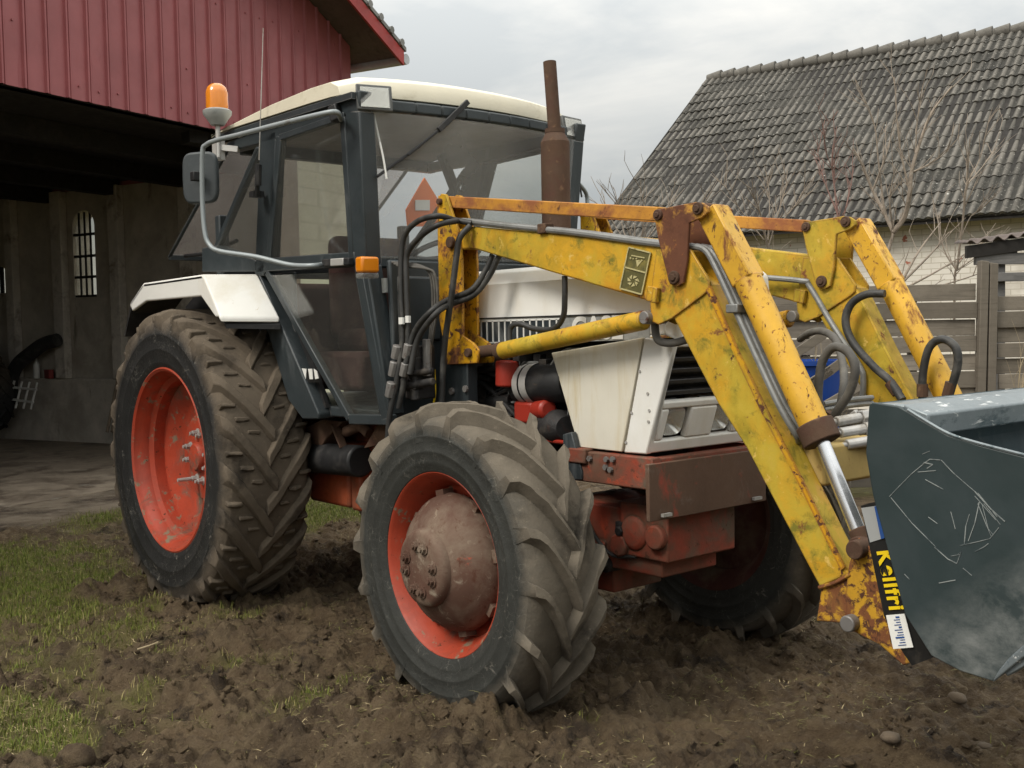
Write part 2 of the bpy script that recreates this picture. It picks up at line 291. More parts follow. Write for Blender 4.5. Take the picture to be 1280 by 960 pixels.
# ------------------------------------------------------------------ mesh helpers
class MB:
    def __init__(s): s.v = []; s.f = []
    def add(s, vs, fs):
        o = len(s.v); s.v += [Vector(p) for p in vs]; s.f += [tuple(i+o for i in f) for f in fs]; return s
    def hexa(s, p):   # 4 bottom ccw, 4 top ccw
        return s.add(p, [(3, 2, 1, 0), (4, 5, 6, 7), (0, 1, 5, 4), (1, 2, 6, 5), (2, 3, 7, 6), (3, 0, 4, 7)])
    def box(s, c, d, R=None):
        c = Vector(c); x, y, z = d[0]/2, d[1]/2, d[2]/2
        P = [Vector(q) for q in ((-x, -y, -z), (x, -y, -z), (x, y, -z), (-x, y, -z), (-x, -y, z), (x, -y, z), (x, y, z), (-x, y, z))]
        if R is not None: P = [R @ q for q in P]
        return s.hexa([c+q for q in P])
    def bar(s, a, b, w, h, up=(0, 0, 1)):
        a, b = Vector(a), Vector(b); t = (b-a).normalized(); up = Vector(up)
        if abs(t.dot(up)) > .98: up = Vector((1, 0, 0))
        sd = t.cross(up).normalized()*w/2; uu = sd.cross(t).normalized()*h/2
        return s.hexa([a-sd-uu, a+sd-uu, b+sd-uu, b-sd-uu, a-sd+uu, a+sd+uu, b+sd+uu, b-sd+uu])
    def prism(s, poly, off):
        poly = [Vector(p) for p in poly]; off = Vector(off); n = len(poly)
        nrm = Vector((0, 0, 0))
        for i in range(n): nrm += poly[i].cross(poly[(i+1) % n])
        if nrm.dot(off) > 0: poly.reverse()
        return s.add(poly+[p+off for p in poly], [tuple(range(n)), tuple(range(2*n-1, n-1, -1))] + [((i+1) % n, i, i+n, (i+1) % n+n) for i in range(n)])
    def cyl(s, a, b, r0, r1=None, n=18, caps=True):
        a, b = Vector(a), Vector(b); r1 = r0 if r1 is None else r1
        t = (b-a).normalized(); q = Vector((0, 0, 1)) if abs(t.z) < .9 else Vector((1, 0, 0))
        e1 = t.cross(q).normalized(); e2 = t.cross(e1)
        vs = []
        for p, r in ((a, r0), (b, r1)):
            for i in range(n):
                w = 2*PI*i/n; vs.append(p+e1*(r*math.cos(w))+e2*(r*math.sin(w)))
        fs = [(i, (i+1) % n, (i+1) % n+n, i+n) for i in range(n)]
        if caps: fs += [tuple(range(n-1, -1, -1)), tuple(range(n, 2*n))]
        return s.add(vs, fs)
    def lathe(s, prof, o, ax, n=32, close=True):
        """prof: (radius, distance along ax)"""
        o, t = Vector(o), Vector(ax).normalized(); q = Vector((0, 0, 1)) if abs(t.z) < .9 else Vector((1, 0, 0))
        e1 = t.cross(q).normalized(); e2 = t.cross(e1); vs = []; fs = []
        for r, h in prof:
            for i in range(n):
                w = 2*PI*i/n; vs.append(o+t*h+e1*(r*math.cos(w))+e2*(r*math.sin(w)))
        for j in range(len(prof)-1):
            for i in range(n): fs.append((j*n+i, j*n+(i+1) % n, (j+1)*n+(i+1) % n, (j+1)*n+i))
        if close:
            fs.append(tuple(range(n-1, -1, -1))); k = (len(prof)-1)*n; fs.append(tuple(range(k, k+n)))
        return s.add(vs, fs)
    def tube(s, pts, r, n=9, sub=6, taper=None):
        P = [Vector(p) for p in pts]; Q = []
        if sub > 1 and len(P) > 2:
            E = [P[0]*2-P[1]]+P+[P[-1]*2-P[-2]]
            for i in range(1, len(E)-2):
                for k in range(sub):
                    t = k/sub; a, b, c, d = E[i-1:i+3]
                    Q.append(.5*((2*b)+(c-a)*t+(2*a-5*b+4*c-d)*t*t+(3*b-a-3*c+d)*t**3))
            Q.append(P[-1])
        else: Q = P
        vs = []; fs = []; m = len(Q); e1 = None
        for j, p in enumerate(Q):
            t = (Q[min(j+1, m-1)]-Q[max(j-1, 0)]).normalized()
            if e1 is None: e1 = t.orthogonal().normalized()
            e1 = (e1-t*e1.dot(t)).normalized(); e2 = t.cross(e1)
            rr = r if taper is None else r*(1+(taper-1)*j/(m-1))
            for i in range(n):
                w = 2*PI*i/n; vs.append(p+e1*(rr*math.cos(w))+e2*(rr*math.sin(w)))
        for j in range(m-1):
            for i in range(n): fs.append((j*n+i, j*n+(i+1) % n, (j+1)*n+(i+1) % n, (j+1)*n+i))
        fs += [tuple(range(n-1, -1, -1)), tuple(range((m-1)*n, m*n))]
        return s.add(vs, fs)
    def mirror(s, y0=0):
        m = MB(); m.v = [Vector((p.x, 2*y0-p.y, p.z)) for p in s.v]; m.f = [f[::-1] for f in s.f]; return m
    def build(s, name, mat, parent=None, bevel=0, seg=2, smooth=30, origin=None, label=None):
        off = Vector(origin) if origin is not None else (ROOT.get(parent.name, Vector()) if parent else Vector())
        me = bpy.data.meshes.new(name)
        me.from_pydata([p-off for p in s.v], [], s.f); me.update()
        bm = bmesh.new(); bm.from_mesh(me); bmesh.ops.recalc_face_normals(bm, faces=bm.faces); bm.to_mesh(me); bm.free()
        if smooth:
            me.shade_smooth(); me.set_sharp_from_angle(angle=math.radians(smooth))
        o = bpy.data.objects.new(name, me); COL.objects.link(o)
        me.materials.append(MAT[mat] if isinstance(mat, str) else mat)
        if parent: o.parent = parent; o.location = off-ROOT.get(parent.name, Vector())
        else: o.location = off
        ROOT[o.name] = off
        if bevel:
            md = o.modifiers.new('bevel', 'BEVEL'); md.width = bevel; md.segments = seg; md.limit_method = 'ANGLE'; md.angle_limit = math.radians(35); md.harden_normals = False
        if label: o['label'] = label
        return o
ROOT = {}
def tag(o, label, cat=None, group=None, kind=None):
    if label: o['label'] = label
    if cat: o['category'] = cat
    if group: o['group'] = group
    if kind: o['kind'] = kind
    return o
def thing(name, label, cat, loc, group=None):
    o = bpy.data.objects.new(name, None); COL.objects.link(o); o.location = loc; o.empty_display_size = .2
    ROOT[o.name] = Vector(loc); return tag(o, label, cat, group)
def copy_tree(o, parent=None):
    c = o.copy(); COL.objects.link(c)
    if parent: c.parent = parent
    ROOT[c.name] = ROOT.get(o.name, Vector())
    for ch in [q for q in COL.objects if q.parent == o]: copy_tree(ch, c)
    return c
def text_mesh(name, body, size, mat, parent, M, bold=0, extrude=.0008, shear=0, space=1):
    cu = bpy.data.curves.new(name, 'FONT'); cu.body = body; cu.size = size; cu.extrude = extrude; cu.offset = bold; cu.shear = shear; cu.space_character = space
    cu.align_x = 'CENTER'; cu.align_y = 'CENTER'
    t = bpy.data.objects.new(name+'_tmp', cu); COL.objects.link(t)
    dg = bpy.context.evaluated_depsgraph_get(); me = bpy.data.meshes.new_from_object(t.evaluated_get(dg))
    bpy.data.objects.remove(t); me.name = name
    off = ROOT.get(parent.name, Vector()); me.transform(Matrix.Translation(-off) @ M)
    me.materials.clear(); me.materials.append(MAT[mat])
    o = bpy.data.objects.new(name, me); COL.objects.link(o); o.parent = parent; ROOT[o.name] = off
    return o

# ------------------------------------------------------------------ numpy noise
_perm = rng.random((256, 256))
def vnoise(x, y):
    xi = np.floor(x).astype(int); yi = np.floor(y).astype(int); fx = x-xi; fy = y-yi
    fx = fx*fx*(3-2*fx); fy = fy*fy*(3-2*fy)
    g = lambda a, b: _perm[a & 255, b & 255]
    return (g(xi, yi)*(1-fx)+g(xi+1, yi)*fx)*(1-fy)+(g(xi, yi+1)*(1-fx)+g(xi+1, yi+1)*fx)*fy
def fbm(x, y, oct=5, gain=.5):
    s = 0; a = 1; t = 0
    for i in range(oct):
        s = s+a*vnoise(x*2**i+17.3*i, y*2**i+9.1*i); t += a; a *= gain
    return s/t
_j1, _j2, _j3, _j4 = (rng.random((256, 256)) for _ in range(4))
def clods(x, y, cell, keep=.6):
    """bumps of broken soil: one lopsided lump per jittered cell"""
    X = x/cell; Y = y/cell; xi = np.floor(X).astype(int); yi = np.floor(Y).astype(int); h = np.zeros_like(X)
    for dx in (-1, 0, 1):
        for dy in (-1, 0, 1):
            a = (xi+dx) & 255; b = (yi+dy) & 255
            px = xi+dx+_j1[a, b]; py = yi+dy+_j2[a, b]; r = .35+.5*_j3[a, b]
            ang = _j4[a, b]*6.28; ex = (X-px)*np.cos(ang)+(Y-py)*np.sin(ang); ey = -(X-px)*np.sin(ang)+(Y-py)*np.cos(ang)
            d = np.sqrt(ex*ex+(ey*1.5)**2)/r
            h = np.maximum(h, np.where(_j4[b, a] < keep, r*np.sqrt(np.clip(1-d**2.2, 0, None)), 0))
    return h*cell

# barn frame: front wall line
B0 = Vector((-3.86657, -.74532, 0)); BD = Vector((-.36281838, .93185988, 0)); BS = Vector((-.93185988, -.36281838, 0))
def barn(t, s, z): return B0+BD*t+BS*s+Vector((0, 0, z))
# grass patches (x, y, radius, strength)
_gp = [(50, 735, .75, 1), (0, 700, .9, 1), (20, 760, .7, 1), (110, 740, .4, .7), (130, 648, .45, 1), (105, 650, .4, .9), (60, 650, .5, .5), (0, 905, .4, .9), (30, 890, .35, .6), (130, 800, .45, .75), (70, 812, .4, .9), (190, 790, .35, .4),
       (210, 890, .35, .35), (330, 830, .25, .35), (420, 642, .8, 1), (395, 655, .5, .9), (450, 650, .5, .8), (390, 880, .2, .5), (540, 790, .3, .3), (1075, 615, .8, 1), (190, 945, .25, .5), (760, 730, .35, .35), (70, 850, .3, .5), (300, 780, .35, .5), (250, 830, .35, .55), (160, 760, .4, .6), (150, 870, .35, .5), (420, 850, .3, .45), (480, 900, .3, .4), (20, 930, .4, .8)]
GP = [(U(u, v, z=0), r, k) for u, v, r, k in _gp]
def ground_masks(x, y):
    w = fbm(x*1.7+3, y*1.7, 4); w2 = fbm(x*6, y*6+5, 4)
    g = np.zeros_like(x)
    for p, r, k in GP: g = np.maximum(g, k*np.exp(-((x-p.x)**2+(y-p.y)**2)/(r*r)*1.1))
    far = np.clip((np.hypot(x-1.2, y-.3)-5.0)/2, 0, 1)
    s = (x-B0.x)*BS.x+(y-B0.y)*BS.y; t = (x-B0.x)*BD.x+(y-B0.y)*BD.y
    g = np.maximum(g, .85*far)
    grass = np.clip((g*1.2+(w-.5)*1.2+(w2-.5)*1.3-.46)*1.7, 0, 1)
    conc = np.clip((s+.75+(w-.5)*1.2+(w2-.5)*.5)*2.2, 0, 1)*np.clip((6.2-t)*2, 0, 1)
    grass = grass*(1-conc)
    return grass, conc
def ground_h(x, y):
    g, c = ground_masks(x, y)
    rough = (1-g*.55)*(1-c*.97)*np.clip(1.25-np.hypot(x-2.2, y+.4)/9, .25, 1)
    wet = fbm(x*.8+9, y*.8+2, 3)
    big = (fbm(x*1.1, y*1.1, 4)-.5)*.13+(fbm(x*4.3+8, y*4.3, 5, .55)-.5)*.085
    kk = np.clip((wet-.33)*3.2, .80, 1.4)
    lump = clods(x, y, .21, .42)*.24+clods(x+3.3, y+1.7, .095, .6)*.46+clods(x+7.1, y+4.2, .045, .75)*.60+clods(x+1.1, y+2.9, .026, .75)*.6
    fine = (fbm(x*22, y*22, 3)-.5)*.026
    h = rough*(big+(lump*kk-.012)+fine)
    # soil squeezed up beside the tyres and a heap in front of the bucket
    for px, py, r, a in ((2.75, -1.22, .30, .05), (2.35, -1.15, .25, .035), (.3, -1.2, .3, .03), (3.05, -.62, .3, .03), (.5, -.5, .4, .05)):
        h = h+a*np.exp(-((x-px)**2+(y-py)**2)/(r*r))*(.5+fbm(x*9, y*9, 3))
    # tyre prints: shallow bars pressed in behind the front left corner
    for y0, k, xa, xb, wd in ((-2.02, .11, .3, 6, .19), (-.42, .06, 2.95, 6, .17), (-1.05, .02, .75, 2.1, .22), (-3.35, .34, 2.0, 6, .18)):
        c = y-(y0+k*x+.03*np.sin(x*1.7+y0)); wob = fbm(x*2.1+y0, y*2.1, 3)
        tr = np.clip((1-np.abs(c)/wd)*4, 0, 1)*np.clip((x-xa)*2, 0, 1)*np.clip((xb-x)*2, 0, 1)*np.clip((wob-.28)*5, 0, 1)
        bars = .5+.5*np.sin((x-np.abs(c)*.95)*2*PI/.17)
        h = h*(1-.45*tr)-tr*(.020+.034*np.clip((bars-.35)*2.5, 0, 1))
        h = h+.028*np.exp(-((np.abs(c)-wd*1.15)/.05)**2)*(tr*0+np.clip((x-xa)*2, 0, 1)*np.clip((xb-x)*2, 0, 1))*wob
    return h
def axis_vals(lo, a, b, hi, st):
    m = np.arange(a, b, st); l = []; x = a; d = st
    while x > lo: d *= 1.16; x -= d; l.append(x)
    r = []; x = m[-1]; d = st
    while x < hi: d *= 1.16; x += d; r.append(x)
    return np.array(l[::-1]+list(m)+r)
gx = axis_vals(-420, -3.0, 4.9, 420, .0115); gy = axis_vals(-420, -2.95, 2.2, 420, .0115)
X, Y = np.meshgrid(gx, gy, indexing='ij'); nx, ny = X.shape
Zg = ground_h(X.ravel(), Y.ravel()); Gm, Cm = ground_masks(X.ravel(), Y.ravel())
far = np.hypot(X.ravel(), Y.ravel()) > 14; Zg[far] *= .3
def np_mesh(name, co, quads, mat, smooth=True):
    me = bpy.data.meshes.new(name); me.vertices.add(len(co)); me.vertices.foreach_set('co', np.asarray(co, np.float32).ravel())
    k = quads.shape[1]
    me.loops.add(quads.size); me.loops.foreach_set('vertex_index', quads.astype(np.int32).ravel())
    me.polygons.add(len(quads)); me.polygons.foreach_set('loop_start', np.arange(0, quads.size, k, dtype=np.int32)); me.polygons.foreach_set('loop_total', np.full(len(quads), k, np.int32))
    me.polygons.foreach_set('use_smooth', np.full(len(quads), smooth)); me.update(calc_edges=True)
    me.materials.append(MAT[mat]); o = bpy.data.objects.new(name, me); COL.objects.link(o); ROOT[o.name] = Vector(); return o
idx = np.arange(nx*ny).reshape(nx, ny)
quads = np.stack([idx[:-1, :-1], idx[1:, :-1], idx[1:, 1:], idx[:-1, 1:]], -1).reshape(-1, 4)
ground = np_mesh('ground', np.stack([X.ravel(), Y.ravel(), Zg], 1), quads, 'mud_and_turf')
a = ground.data.attributes.new('mask', 'FLOAT_COLOR', 'POINT'); a.data.foreach_set('color', np.stack([Gm, Cm, 0*Gm, 1+0*Gm], 1).astype(np.float32).ravel())
tag(ground, 'churned brown mud yard with patches of grass', kind='structure')
def gz(x, y): return float(ground_h(np.array([x]), np.array([y]))[0])

# blades of grass, straw, crumbs of soil
def blades(name, n, box, dens, hgt, cols, wid, flat=0., kindlabel=''):
    x = rng.uniform(box[0], box[1], n); y = rng.uniform(box[2], box[3], n)
    g, c = ground_masks(x, y); keep = rng.random(n) < dens(g, c, x, y); x, y, g = x[keep], y[keep], g[keep]; n = len(x)
    z = ground_h(x, y); an = rng.uniform(0, 2*PI, n); L = hgt[0]+(hgt[1]-hgt[0])*rng.random(n)**1.6
    lean = rng.uniform(.1, .75, n) if not flat else rng.uniform(flat, 1.56, n)
    dx, dy = np.cos(an), np.sin(an); w = wid*rng.uniform(.6, 1.3, n)
    px, py = -dy*w, dx*w
    P = []
    for k, (f, ws) in enumerate(((0, 1), (.55, .8), (1, .12))):
        le = lean*(.5+.7*f) if not flat else lean+(f-.5)*.25; hx = L*f*np.sin(le); hz = L*f*np.cos(le)
        for sgn in (-1, 1): P.append(np.stack([x+dx*hx+sgn*px*ws, y+dy*hx+sgn*py*ws, z-.004+hz+.003], 1))
    co = np.stack(P, 1).reshape(-1, 3); b = np.arange(n)[:, None]*6
    q = np.concatenate([b+np.array([[0, 1, 3, 2]]), b+np.array([[2, 3, 5, 4]])], 0)
    o = np_mesh(name, co, q, 'grass_blade', False)
    cc = np.array(cols); pick = np.clip((rng.random(n)*.75+(1-g)*.45)*len(cc), 0, len(cc)-1).astype(int)
    colr = cc[pick]*rng.uniform(.7, 1.3, (n, 1)); col = np.concatenate([np.repeat(colr, 6, 0), np.ones((6*n, 1))], 1)
    a = o.data.attributes.new('tint', 'FLOAT_COLOR', 'POINT'); a.data.foreach_set('color', col.astype(np.float32).ravel())
    return tag(o, kindlabel, kind='stuff')
GC = [(.075, .105, .015), (.11, .14, .022), (.14, .16, .030), (.17, .165, .045), (.25, .21, .09)]
blades('grass', 520000, (-4.5, 4.6, -2.7, 3.2), lambda g, c, x, y: (g**1.3*.72+.001)*(1-c), (.014, .052), GC, .0016, kindlabel='short green and yellowed grass growing in patches on the mud')
blades('dead_grass', 230000, (-3.2, 4.9, -2.7, 1.6), lambda g, c, x, y: (.10+2.6*np.clip(fbm(x*2.3, y*2.3+4, 4)-.47, 0, 1))*(1-c)*(.5+g*.6), (.010, .05), [(.30, .235, .125), (.21, .165, .09), (.36, .29, .165), (.15, .115, .065), (.17, .16, .06)], .0017, 1.15, 'dry straw coloured grass lying on the churned mud')
def soil_crumbs():
    n = 11000; x = rng.uniform(-2.2, 4.8, n); y = rng.uniform(-2.6, 1.2, n); g, c = ground_masks(x, y); k = (g < .4) & (c < .3) & (fbm(x*1.9, y*1.9, 3) > .42); x, y = x[k], y[k]; z = ground_h(x, y)
    t = (1+5**.5)/2
    ico = np.array([(-1, t, 0), (1, t, 0), (-1, -t, 0), (1, -t, 0), (0, -1, t), (0, 1, t), (0, -1, -t), (0, 1, -t), (t, 0, -1), (t, 0, 1), (-t, 0, -1), (-t, 0, 1)])/1.9
    tri = np.array([(0, 11, 5), (0, 5, 1), (0, 1, 7), (0, 7, 10), (0, 10, 11), (1, 5, 9), (5, 11, 4), (11, 10, 2), (10, 7, 6), (7, 1, 8), (3, 9, 4), (3, 4, 2), (3, 2, 6), (3, 6, 8), (3, 8, 9), (4, 9, 5), (2, 4, 11), (6, 2, 10), (8, 6, 7), (9, 8, 1)])
    m = len(x); s = .003+.018*rng.random(m)**3.2
    V = ico[None]*(1+rng.uniform(-.35, .35, (m, 12, 1)))*s[:, None, None]*rng.uniform(.6, 1.3, (m, 1, 3))
    V += np.stack([x, y, z+s*.25], 1)[:, None]
    o = np_mesh('soil_crumbs', V.reshape(-1, 3), (np.arange(m)[:, None, None]*12+tri[None]).reshape(-1, 3), 'mud_and_turf', False)
    tag(o, 'small loose crumbs of brown soil scattered on the mud', kind='stuff')
soil_crumbs()

# ------------------------------------------------------------------ wheels
def tyre(R, hw, rb, nl, lug_h, lug_w, dphi, curve, small=False, bulge=1.09):
    """agricultural tyre around the origin, axle along y, outer side towards -y, turning so that its V treads point down at the front"""
    m = MB(); R0 = R-lug_h
    half = [(rb-.008, hw*.80), (rb+.004, hw*.93), (rb+.035, hw*1.0), (rb+.042, hw*1.0+.002), (rb+.047, hw*1.0+.002), (rb+.052, hw*1.01), (rb+(R0-rb)*.35, hw*bulge), (rb+(R0-rb)*.35+.005, hw*bulge+.002), (rb+(R0-rb)*.35+.010, hw*bulge+.002), (rb+(R0-rb)*.35+.015, hw*bulge), (rb+(R0-rb)*.62, hw*bulge), (rb+(R0-rb)*.62+.004, hw*bulge+.0015), (rb+(R0-rb)*.62+.009, hw*bulge+.0015), (rb+(R0-rb)*.62+.013, hw*bulge-.001), (rb+(R0-rb)*.84, hw*1.03), (R0-.012, hw*.90), (R0-.002, hw*.72), (R0+.004, hw*.4)]
    prof = [(r, -y) for r, y in half]+[(R0+.006, 0)]+[(r, y) for r, y in half[::-1]]
    m.lathe(prof, (0, 0, 0), (0, 1, 0), 96, close=False)
    def lug(a0, sgn, s0, s1, w0, h, da, ns=9, hs_=1.):
        pts = []
        for k in range(ns+1):
            s = k/ns; q = s0+(s1-s0)*s                        # q: 0 shoulder .. 1 centre line
            y = -hw*1.035*(1-q) if q > 0 else -hw*1.035*(1-q*.05)
            rt = R-.026*max(0, 1-q*4.5)**1.5-.004*(1-q); rb_ = R0-.03*max(0, 1-q*4)-.008; rt = R0+(rt-R0)*hs_
            if q < 0: rt = R-.03+q*.28; rb_ = R0-.05+q*.28
            a = a0-da*(max(q, 0)**curve)
            pts.append((a, y*sgn, rt, rb_, q))
        vs = []; fs = []
        for k, (a, y, rt, rb_, q) in enumerate(pts):
            wt = w0*(.92 if 0 < k < ns else .8); wb = w0*1.55
            # across-lug direction lies roughly along the circumference
            for (rr, ww, sd) in ((rb_, wb, -1), (rt, wt, -1), (rt, wt, 1), (rb_, wb, 1)):
                aa = a+sd*ww/2/rr
                vs.append(Vector((rr*math.cos(aa), y, rr*math.sin(aa))))
        for k in range(ns):
            for i in range(3): fs.append((k*4+i, k*4+i+1, k*4+4+i+1, k*4+4+i))
        fs += [(0, 1, 2, 3), tuple(ns*4+i for i in (3, 2, 1, 0))]
        # worn noses: push every vertex a little
        vs = [p+Vector((random.uniform(-1, 1), random.uniform(-1, 1), random.uniform(-1, 1)))*.0040 for p in vs]
        m.add(vs, fs)
    for i in range(nl):
        for sgn, of in ((1, 0), (-1, .5)):
            a0 = 2*PI*(i+of)/nl+random.uniform(-.008, .008)
            lug(a0, sgn, -.16, 1.10, lug_w, lug_h, dphi)
            if small:
                for j, (qa, qb) in enumerate(((.04, .36), (.30, .60), (.54, .80))):
                    ac = a0-dphi*((qa+qb)/2)**curve-2*PI/nl*.48
                    lug(ac+.02, sgn, qa, qb, .019, lug_h*.5, .02, 2, hs_=.45)
    return m
def wheel(root, c, sgn, kind):
    """sgn = -1 outer side towards -y.  wheel (disc) > tyre, rim, hub, wheel_nut"""
    cx, cy, cz = c
    if kind == 'rear':
        key = ('r', sgn)
        T = tyre(.84, .233, .505, 20, .034, .072, .38, 1.05, True, 1.06); tm = 'rear_tyre_rubber'
        off = -.219                                              # rim flange plane, local y
        rim = MB().lathe([(.500, off+.03), (.519, off+.012), (.519, off), (.508, off-.006), (.494, off+.004), (.488, off+.03), (.475, off+.045), (.468, off+.085), (.440, off+.105), (.432, off+.24), (.445, off+.27), (.47, off+.33), (.48, off+.42), (.505, off+.436), (.505, off+.45), (.46, off+.43), (.45, off+.34), (.42, off+.25), (.42, off+.235)], (0, 0, 0), (0, 1, 0), 72, close=False)
        disc = MB().lathe([(.436, off+.165), (.40, off+.172), (.33, off+.215), (.255, off+.225), (.238, off+.205), (.16, off+.2), (.1, off+.198), (.0, off+.198), (.0, off+.26), (.30, off+.25), (.436, off+.2)], (0, 0, 0), (0, 1, 0), 64, close=False)
        hub = MB().lathe([(.0, off+.155), (.07, off+.158), (.082, off+.17), (.085, off+.2)], (0, 0, 0), (0, 1, 0), 32, close=False)
        nr, ny, nn, dm, hm = .137, off+.20, 8, 'rim_red', 'rim_red'
    else:
        T = tyre(.626, .166, .358, 18, .050, .036, .42, 1.35, False, 1.05); tm = 'front_tyre_rubber'
        off = -.147
        rim = MB().lathe([(.352, off+.025), (.366, off+.01), (.366, off), (.358, off-.005), (.346, off+.004), (.340, off+.022), (.327, off+.034), (.322, off+.06), (.300, off+.085), (.296, off+.2), (.315, off+.22), (.35, off+.28), (.366, off+.295), (.366, off+.305), (.33, off+.285), (.30, off+.23), (.28, off+.2)], (0, 0, 0), (0, 1, 0), 72, close=False)
        disc = MB().lathe([(.298, off+.12), (.27, off+.125), (.20, off+.15), (.1, off+.155), (.0, off+.155), (.0, off+.2), (.28, off+.19), (.298, off+.16)], (0, 0, 0), (0, 1, 0), 64, close=False)
        hub = MB().lathe([(.0, off-.098), (.05, off-.10), (.125, off-.098), (.143, off-.090), (.150, off-.076), (.152, off-.062), (.175, off-.052), (.225, off-.015), (.262, off+.035), (.272, off+.075), (.262, off+.105), (.23, off+.13), (.2, off+.16)], (0, 0, 0), (0, 1, 0), 56, close=False)
        for k in range(8):                                       # fins between hub casing and rim
            a = 2*PI*(k+.3)/8
            R_ = Matrix.Rotation(-a, 3, 'Y')
            hub.box(R_ @ Vector((.262, off+.075, 0)), (.05, .05, .05), R_)
        nr, ny, nn, dm, hm = .088, off-.098, 8, 'rim_red', 'hub_dirty'
    def put(m, name, mat, parent, **k):
        if sgn > 0: m = m.mirror()
        m.v = [p+Vector(c) for p in m.v]
        return m.build(name, mat, parent, origin=Vector(c), **k)
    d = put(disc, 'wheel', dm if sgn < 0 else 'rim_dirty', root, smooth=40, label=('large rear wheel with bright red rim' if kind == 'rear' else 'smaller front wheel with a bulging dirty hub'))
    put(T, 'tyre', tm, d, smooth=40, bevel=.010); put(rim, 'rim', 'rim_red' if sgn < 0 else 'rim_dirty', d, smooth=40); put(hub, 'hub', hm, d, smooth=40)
    if sgn < 0:
        for k in range(nn):
            a = 2*PI*(k+.35+(.16 if k % 2 else -.12))/nn
            p = Vector((nr*math.cos(a), ny, nr*math.sin(a)))
            L = .05 if kind == 'rear' else .026
            n = MB().cyl(p+Vector((0, .01, 0)), p+Vector((0, -.006, 0)), .026, n=12).cyl(p, p-Vector((0, L*.7, 0)), .0175, n=6).cyl(p-Vector((0, L*.7, 0)), p-Vector((0, L, 0)), .010, n=8)
            if k == 5 and kind == 'rear': n.cyl(p, p-Vector((0, .12, 0)), .013, .01, n=8)
            put(n, 'wheel_nut', 'aluminium' if kind == 'rear' else 'hub_dirty', d, smooth=30)
    return d

tr = thing('tractor', 'muddy white and red farm tractor with a yellow front loader and dark bucket', 'tractor', (1.25, 0, 0))
WR, WF = .78, .798
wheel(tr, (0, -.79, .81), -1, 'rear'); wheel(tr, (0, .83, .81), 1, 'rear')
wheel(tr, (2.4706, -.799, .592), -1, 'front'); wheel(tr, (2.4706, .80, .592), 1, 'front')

# ------------------------------------------------------------------ chassis, engine
def P(name, m, mat, parent=None, **k): return m.build(name, mat, parent or tr, **k)
ch = MB()
ch.box((.55, 0, .82), (1.5, .52, .5)).box((.1, 0, .84), (.5, 1.1, .34)).cyl((0, -1.0+.4, .81), (0, .6, .81), .13)
ch.box((.72, -.33, .74), (.42, .16, .34)).box((.98, -.30, .72), (.1, .2, .32)).box((1.35, 0, .72), (.9, .4, .42))
P('transmission_housing', ch, 'chassis_orange', bevel=.02)
rl = MB()
for s in (-1, 1): rl.box((2.80, s*.325, .932), (.46, .05, .125)).box((2.63, s*.34, .975), (.1, .055, .06))
rl.box((3.0, 0, .93), (.05, .62, .12))
fr = P('frame_rail', rl, 'chassis_red', bevel=.006)
for (u, v) in ((738, 573), (759, 574), (767, 574), (764, 587), (758, 584)):
    q = U(u, v, y=-.352); b = MB().cyl(q, q-Vector((0, .012, 0)), .012, n=6); P('bolt', b, 'bolt_steel', fr)
bp = MB()
q = [Vector((3.045, -.385, .972)), Vector((3.045, .225, .972)), Vector((3.045, .335, .757)), Vector((3.045, -.38, .757))]
bp.prism([p for p in (Vector((3.045, -.385, .975)), Vector((3.045, .335, .975)), Vector((3.045, .335, .755)), Vector((3.045, -.38, .755)))], (-.02, 0, 0))
bpo = P('bumper_plate', bp, 'plate_rust_red', bevel=.003)
tb = MB().box((3.056, -.30, .775), (.014, .05, .012)).box((3.056, .26, .775), (.014, .05, .012)); P('weld_tab', tb, 'aluminium', bpo)
ax = MB()
ax.box((2.62, -.02, .62), (.62, .34, .26)).box((2.47, 0, .50), (.30, .30, .26)).cyl((2.47, -.70, .592), (2.47, .70, .592), .085, .085).lathe([(.0, -.2), (.13, -.18), (.19, -.1), (.2, 0), (.19, .1), (.12, .2), (0, .22)], (2.47, .05, .58), (0, 1, 0), 24)
ax.cyl((2.36, -.16, .55), (2.62, -.16, .55), .06).cyl((2.30, -.62, .72), (2.36, .6, .72), .022).box((2.47, -.66, .592), (.2, .09, .3)).box((2.47, .66, .592), (.2, .09, .3)).box((2.85, .0, .67), (.26, .42, .22)).box((2.55, .25, .70), (.25, .2, .24))
ax.cyl((2.35, -.18, .50), (2.35, -.24, .50), .05, n=8).cyl((2.72, -.19, .60), (2.72, -.23, .60), .05, n=8)
for z in (.50, .57, .64, .71):
    ax.cyl((2.32, -.20, z), (2.32, -.24, z), .016, n=6).cyl((2.42, -.19, z-.02), (2.42, -.225, z-.02), .016, n=6)
ax.box((2.36, -.19, .62), (.03, .04, .30)).box((2.50, -.20, .66), (.02, .05, .22)).prism([Vector((2.44, -.21, .50)), Vector((2.60, -.21, .50)), Vector((2.50, -.21, .40)), Vector((2.40, -.21, .40))], (0, .3, 0))
ax.lathe([(.0, -.02), (.06, -.015), (.075, .0), (.075, .06)], (2.80, -.21, .66), (0, 1, 0), 20).cyl((2.93, -.24, .66), (2.93, .2, .66), .05, n=16)
axo = P('front_axle', ax, 'chassis_red', bevel=.015)
P('drain_plug', MB().box((2.73, -.20, .66), (.07, .03, .07)).cyl((2.73, -.21, .66), (2.73, -.235, .66), .022, n=6), 'black_part', axo, bevel=.004)
P('steering_rod', MB().cyl((2.62, -.55, .50), (2.62, .55, .50), .02, n=10).cyl((2.62, -.2, .50), (2.62, .15, .50), .035, n=12), 'black_engine', axo)
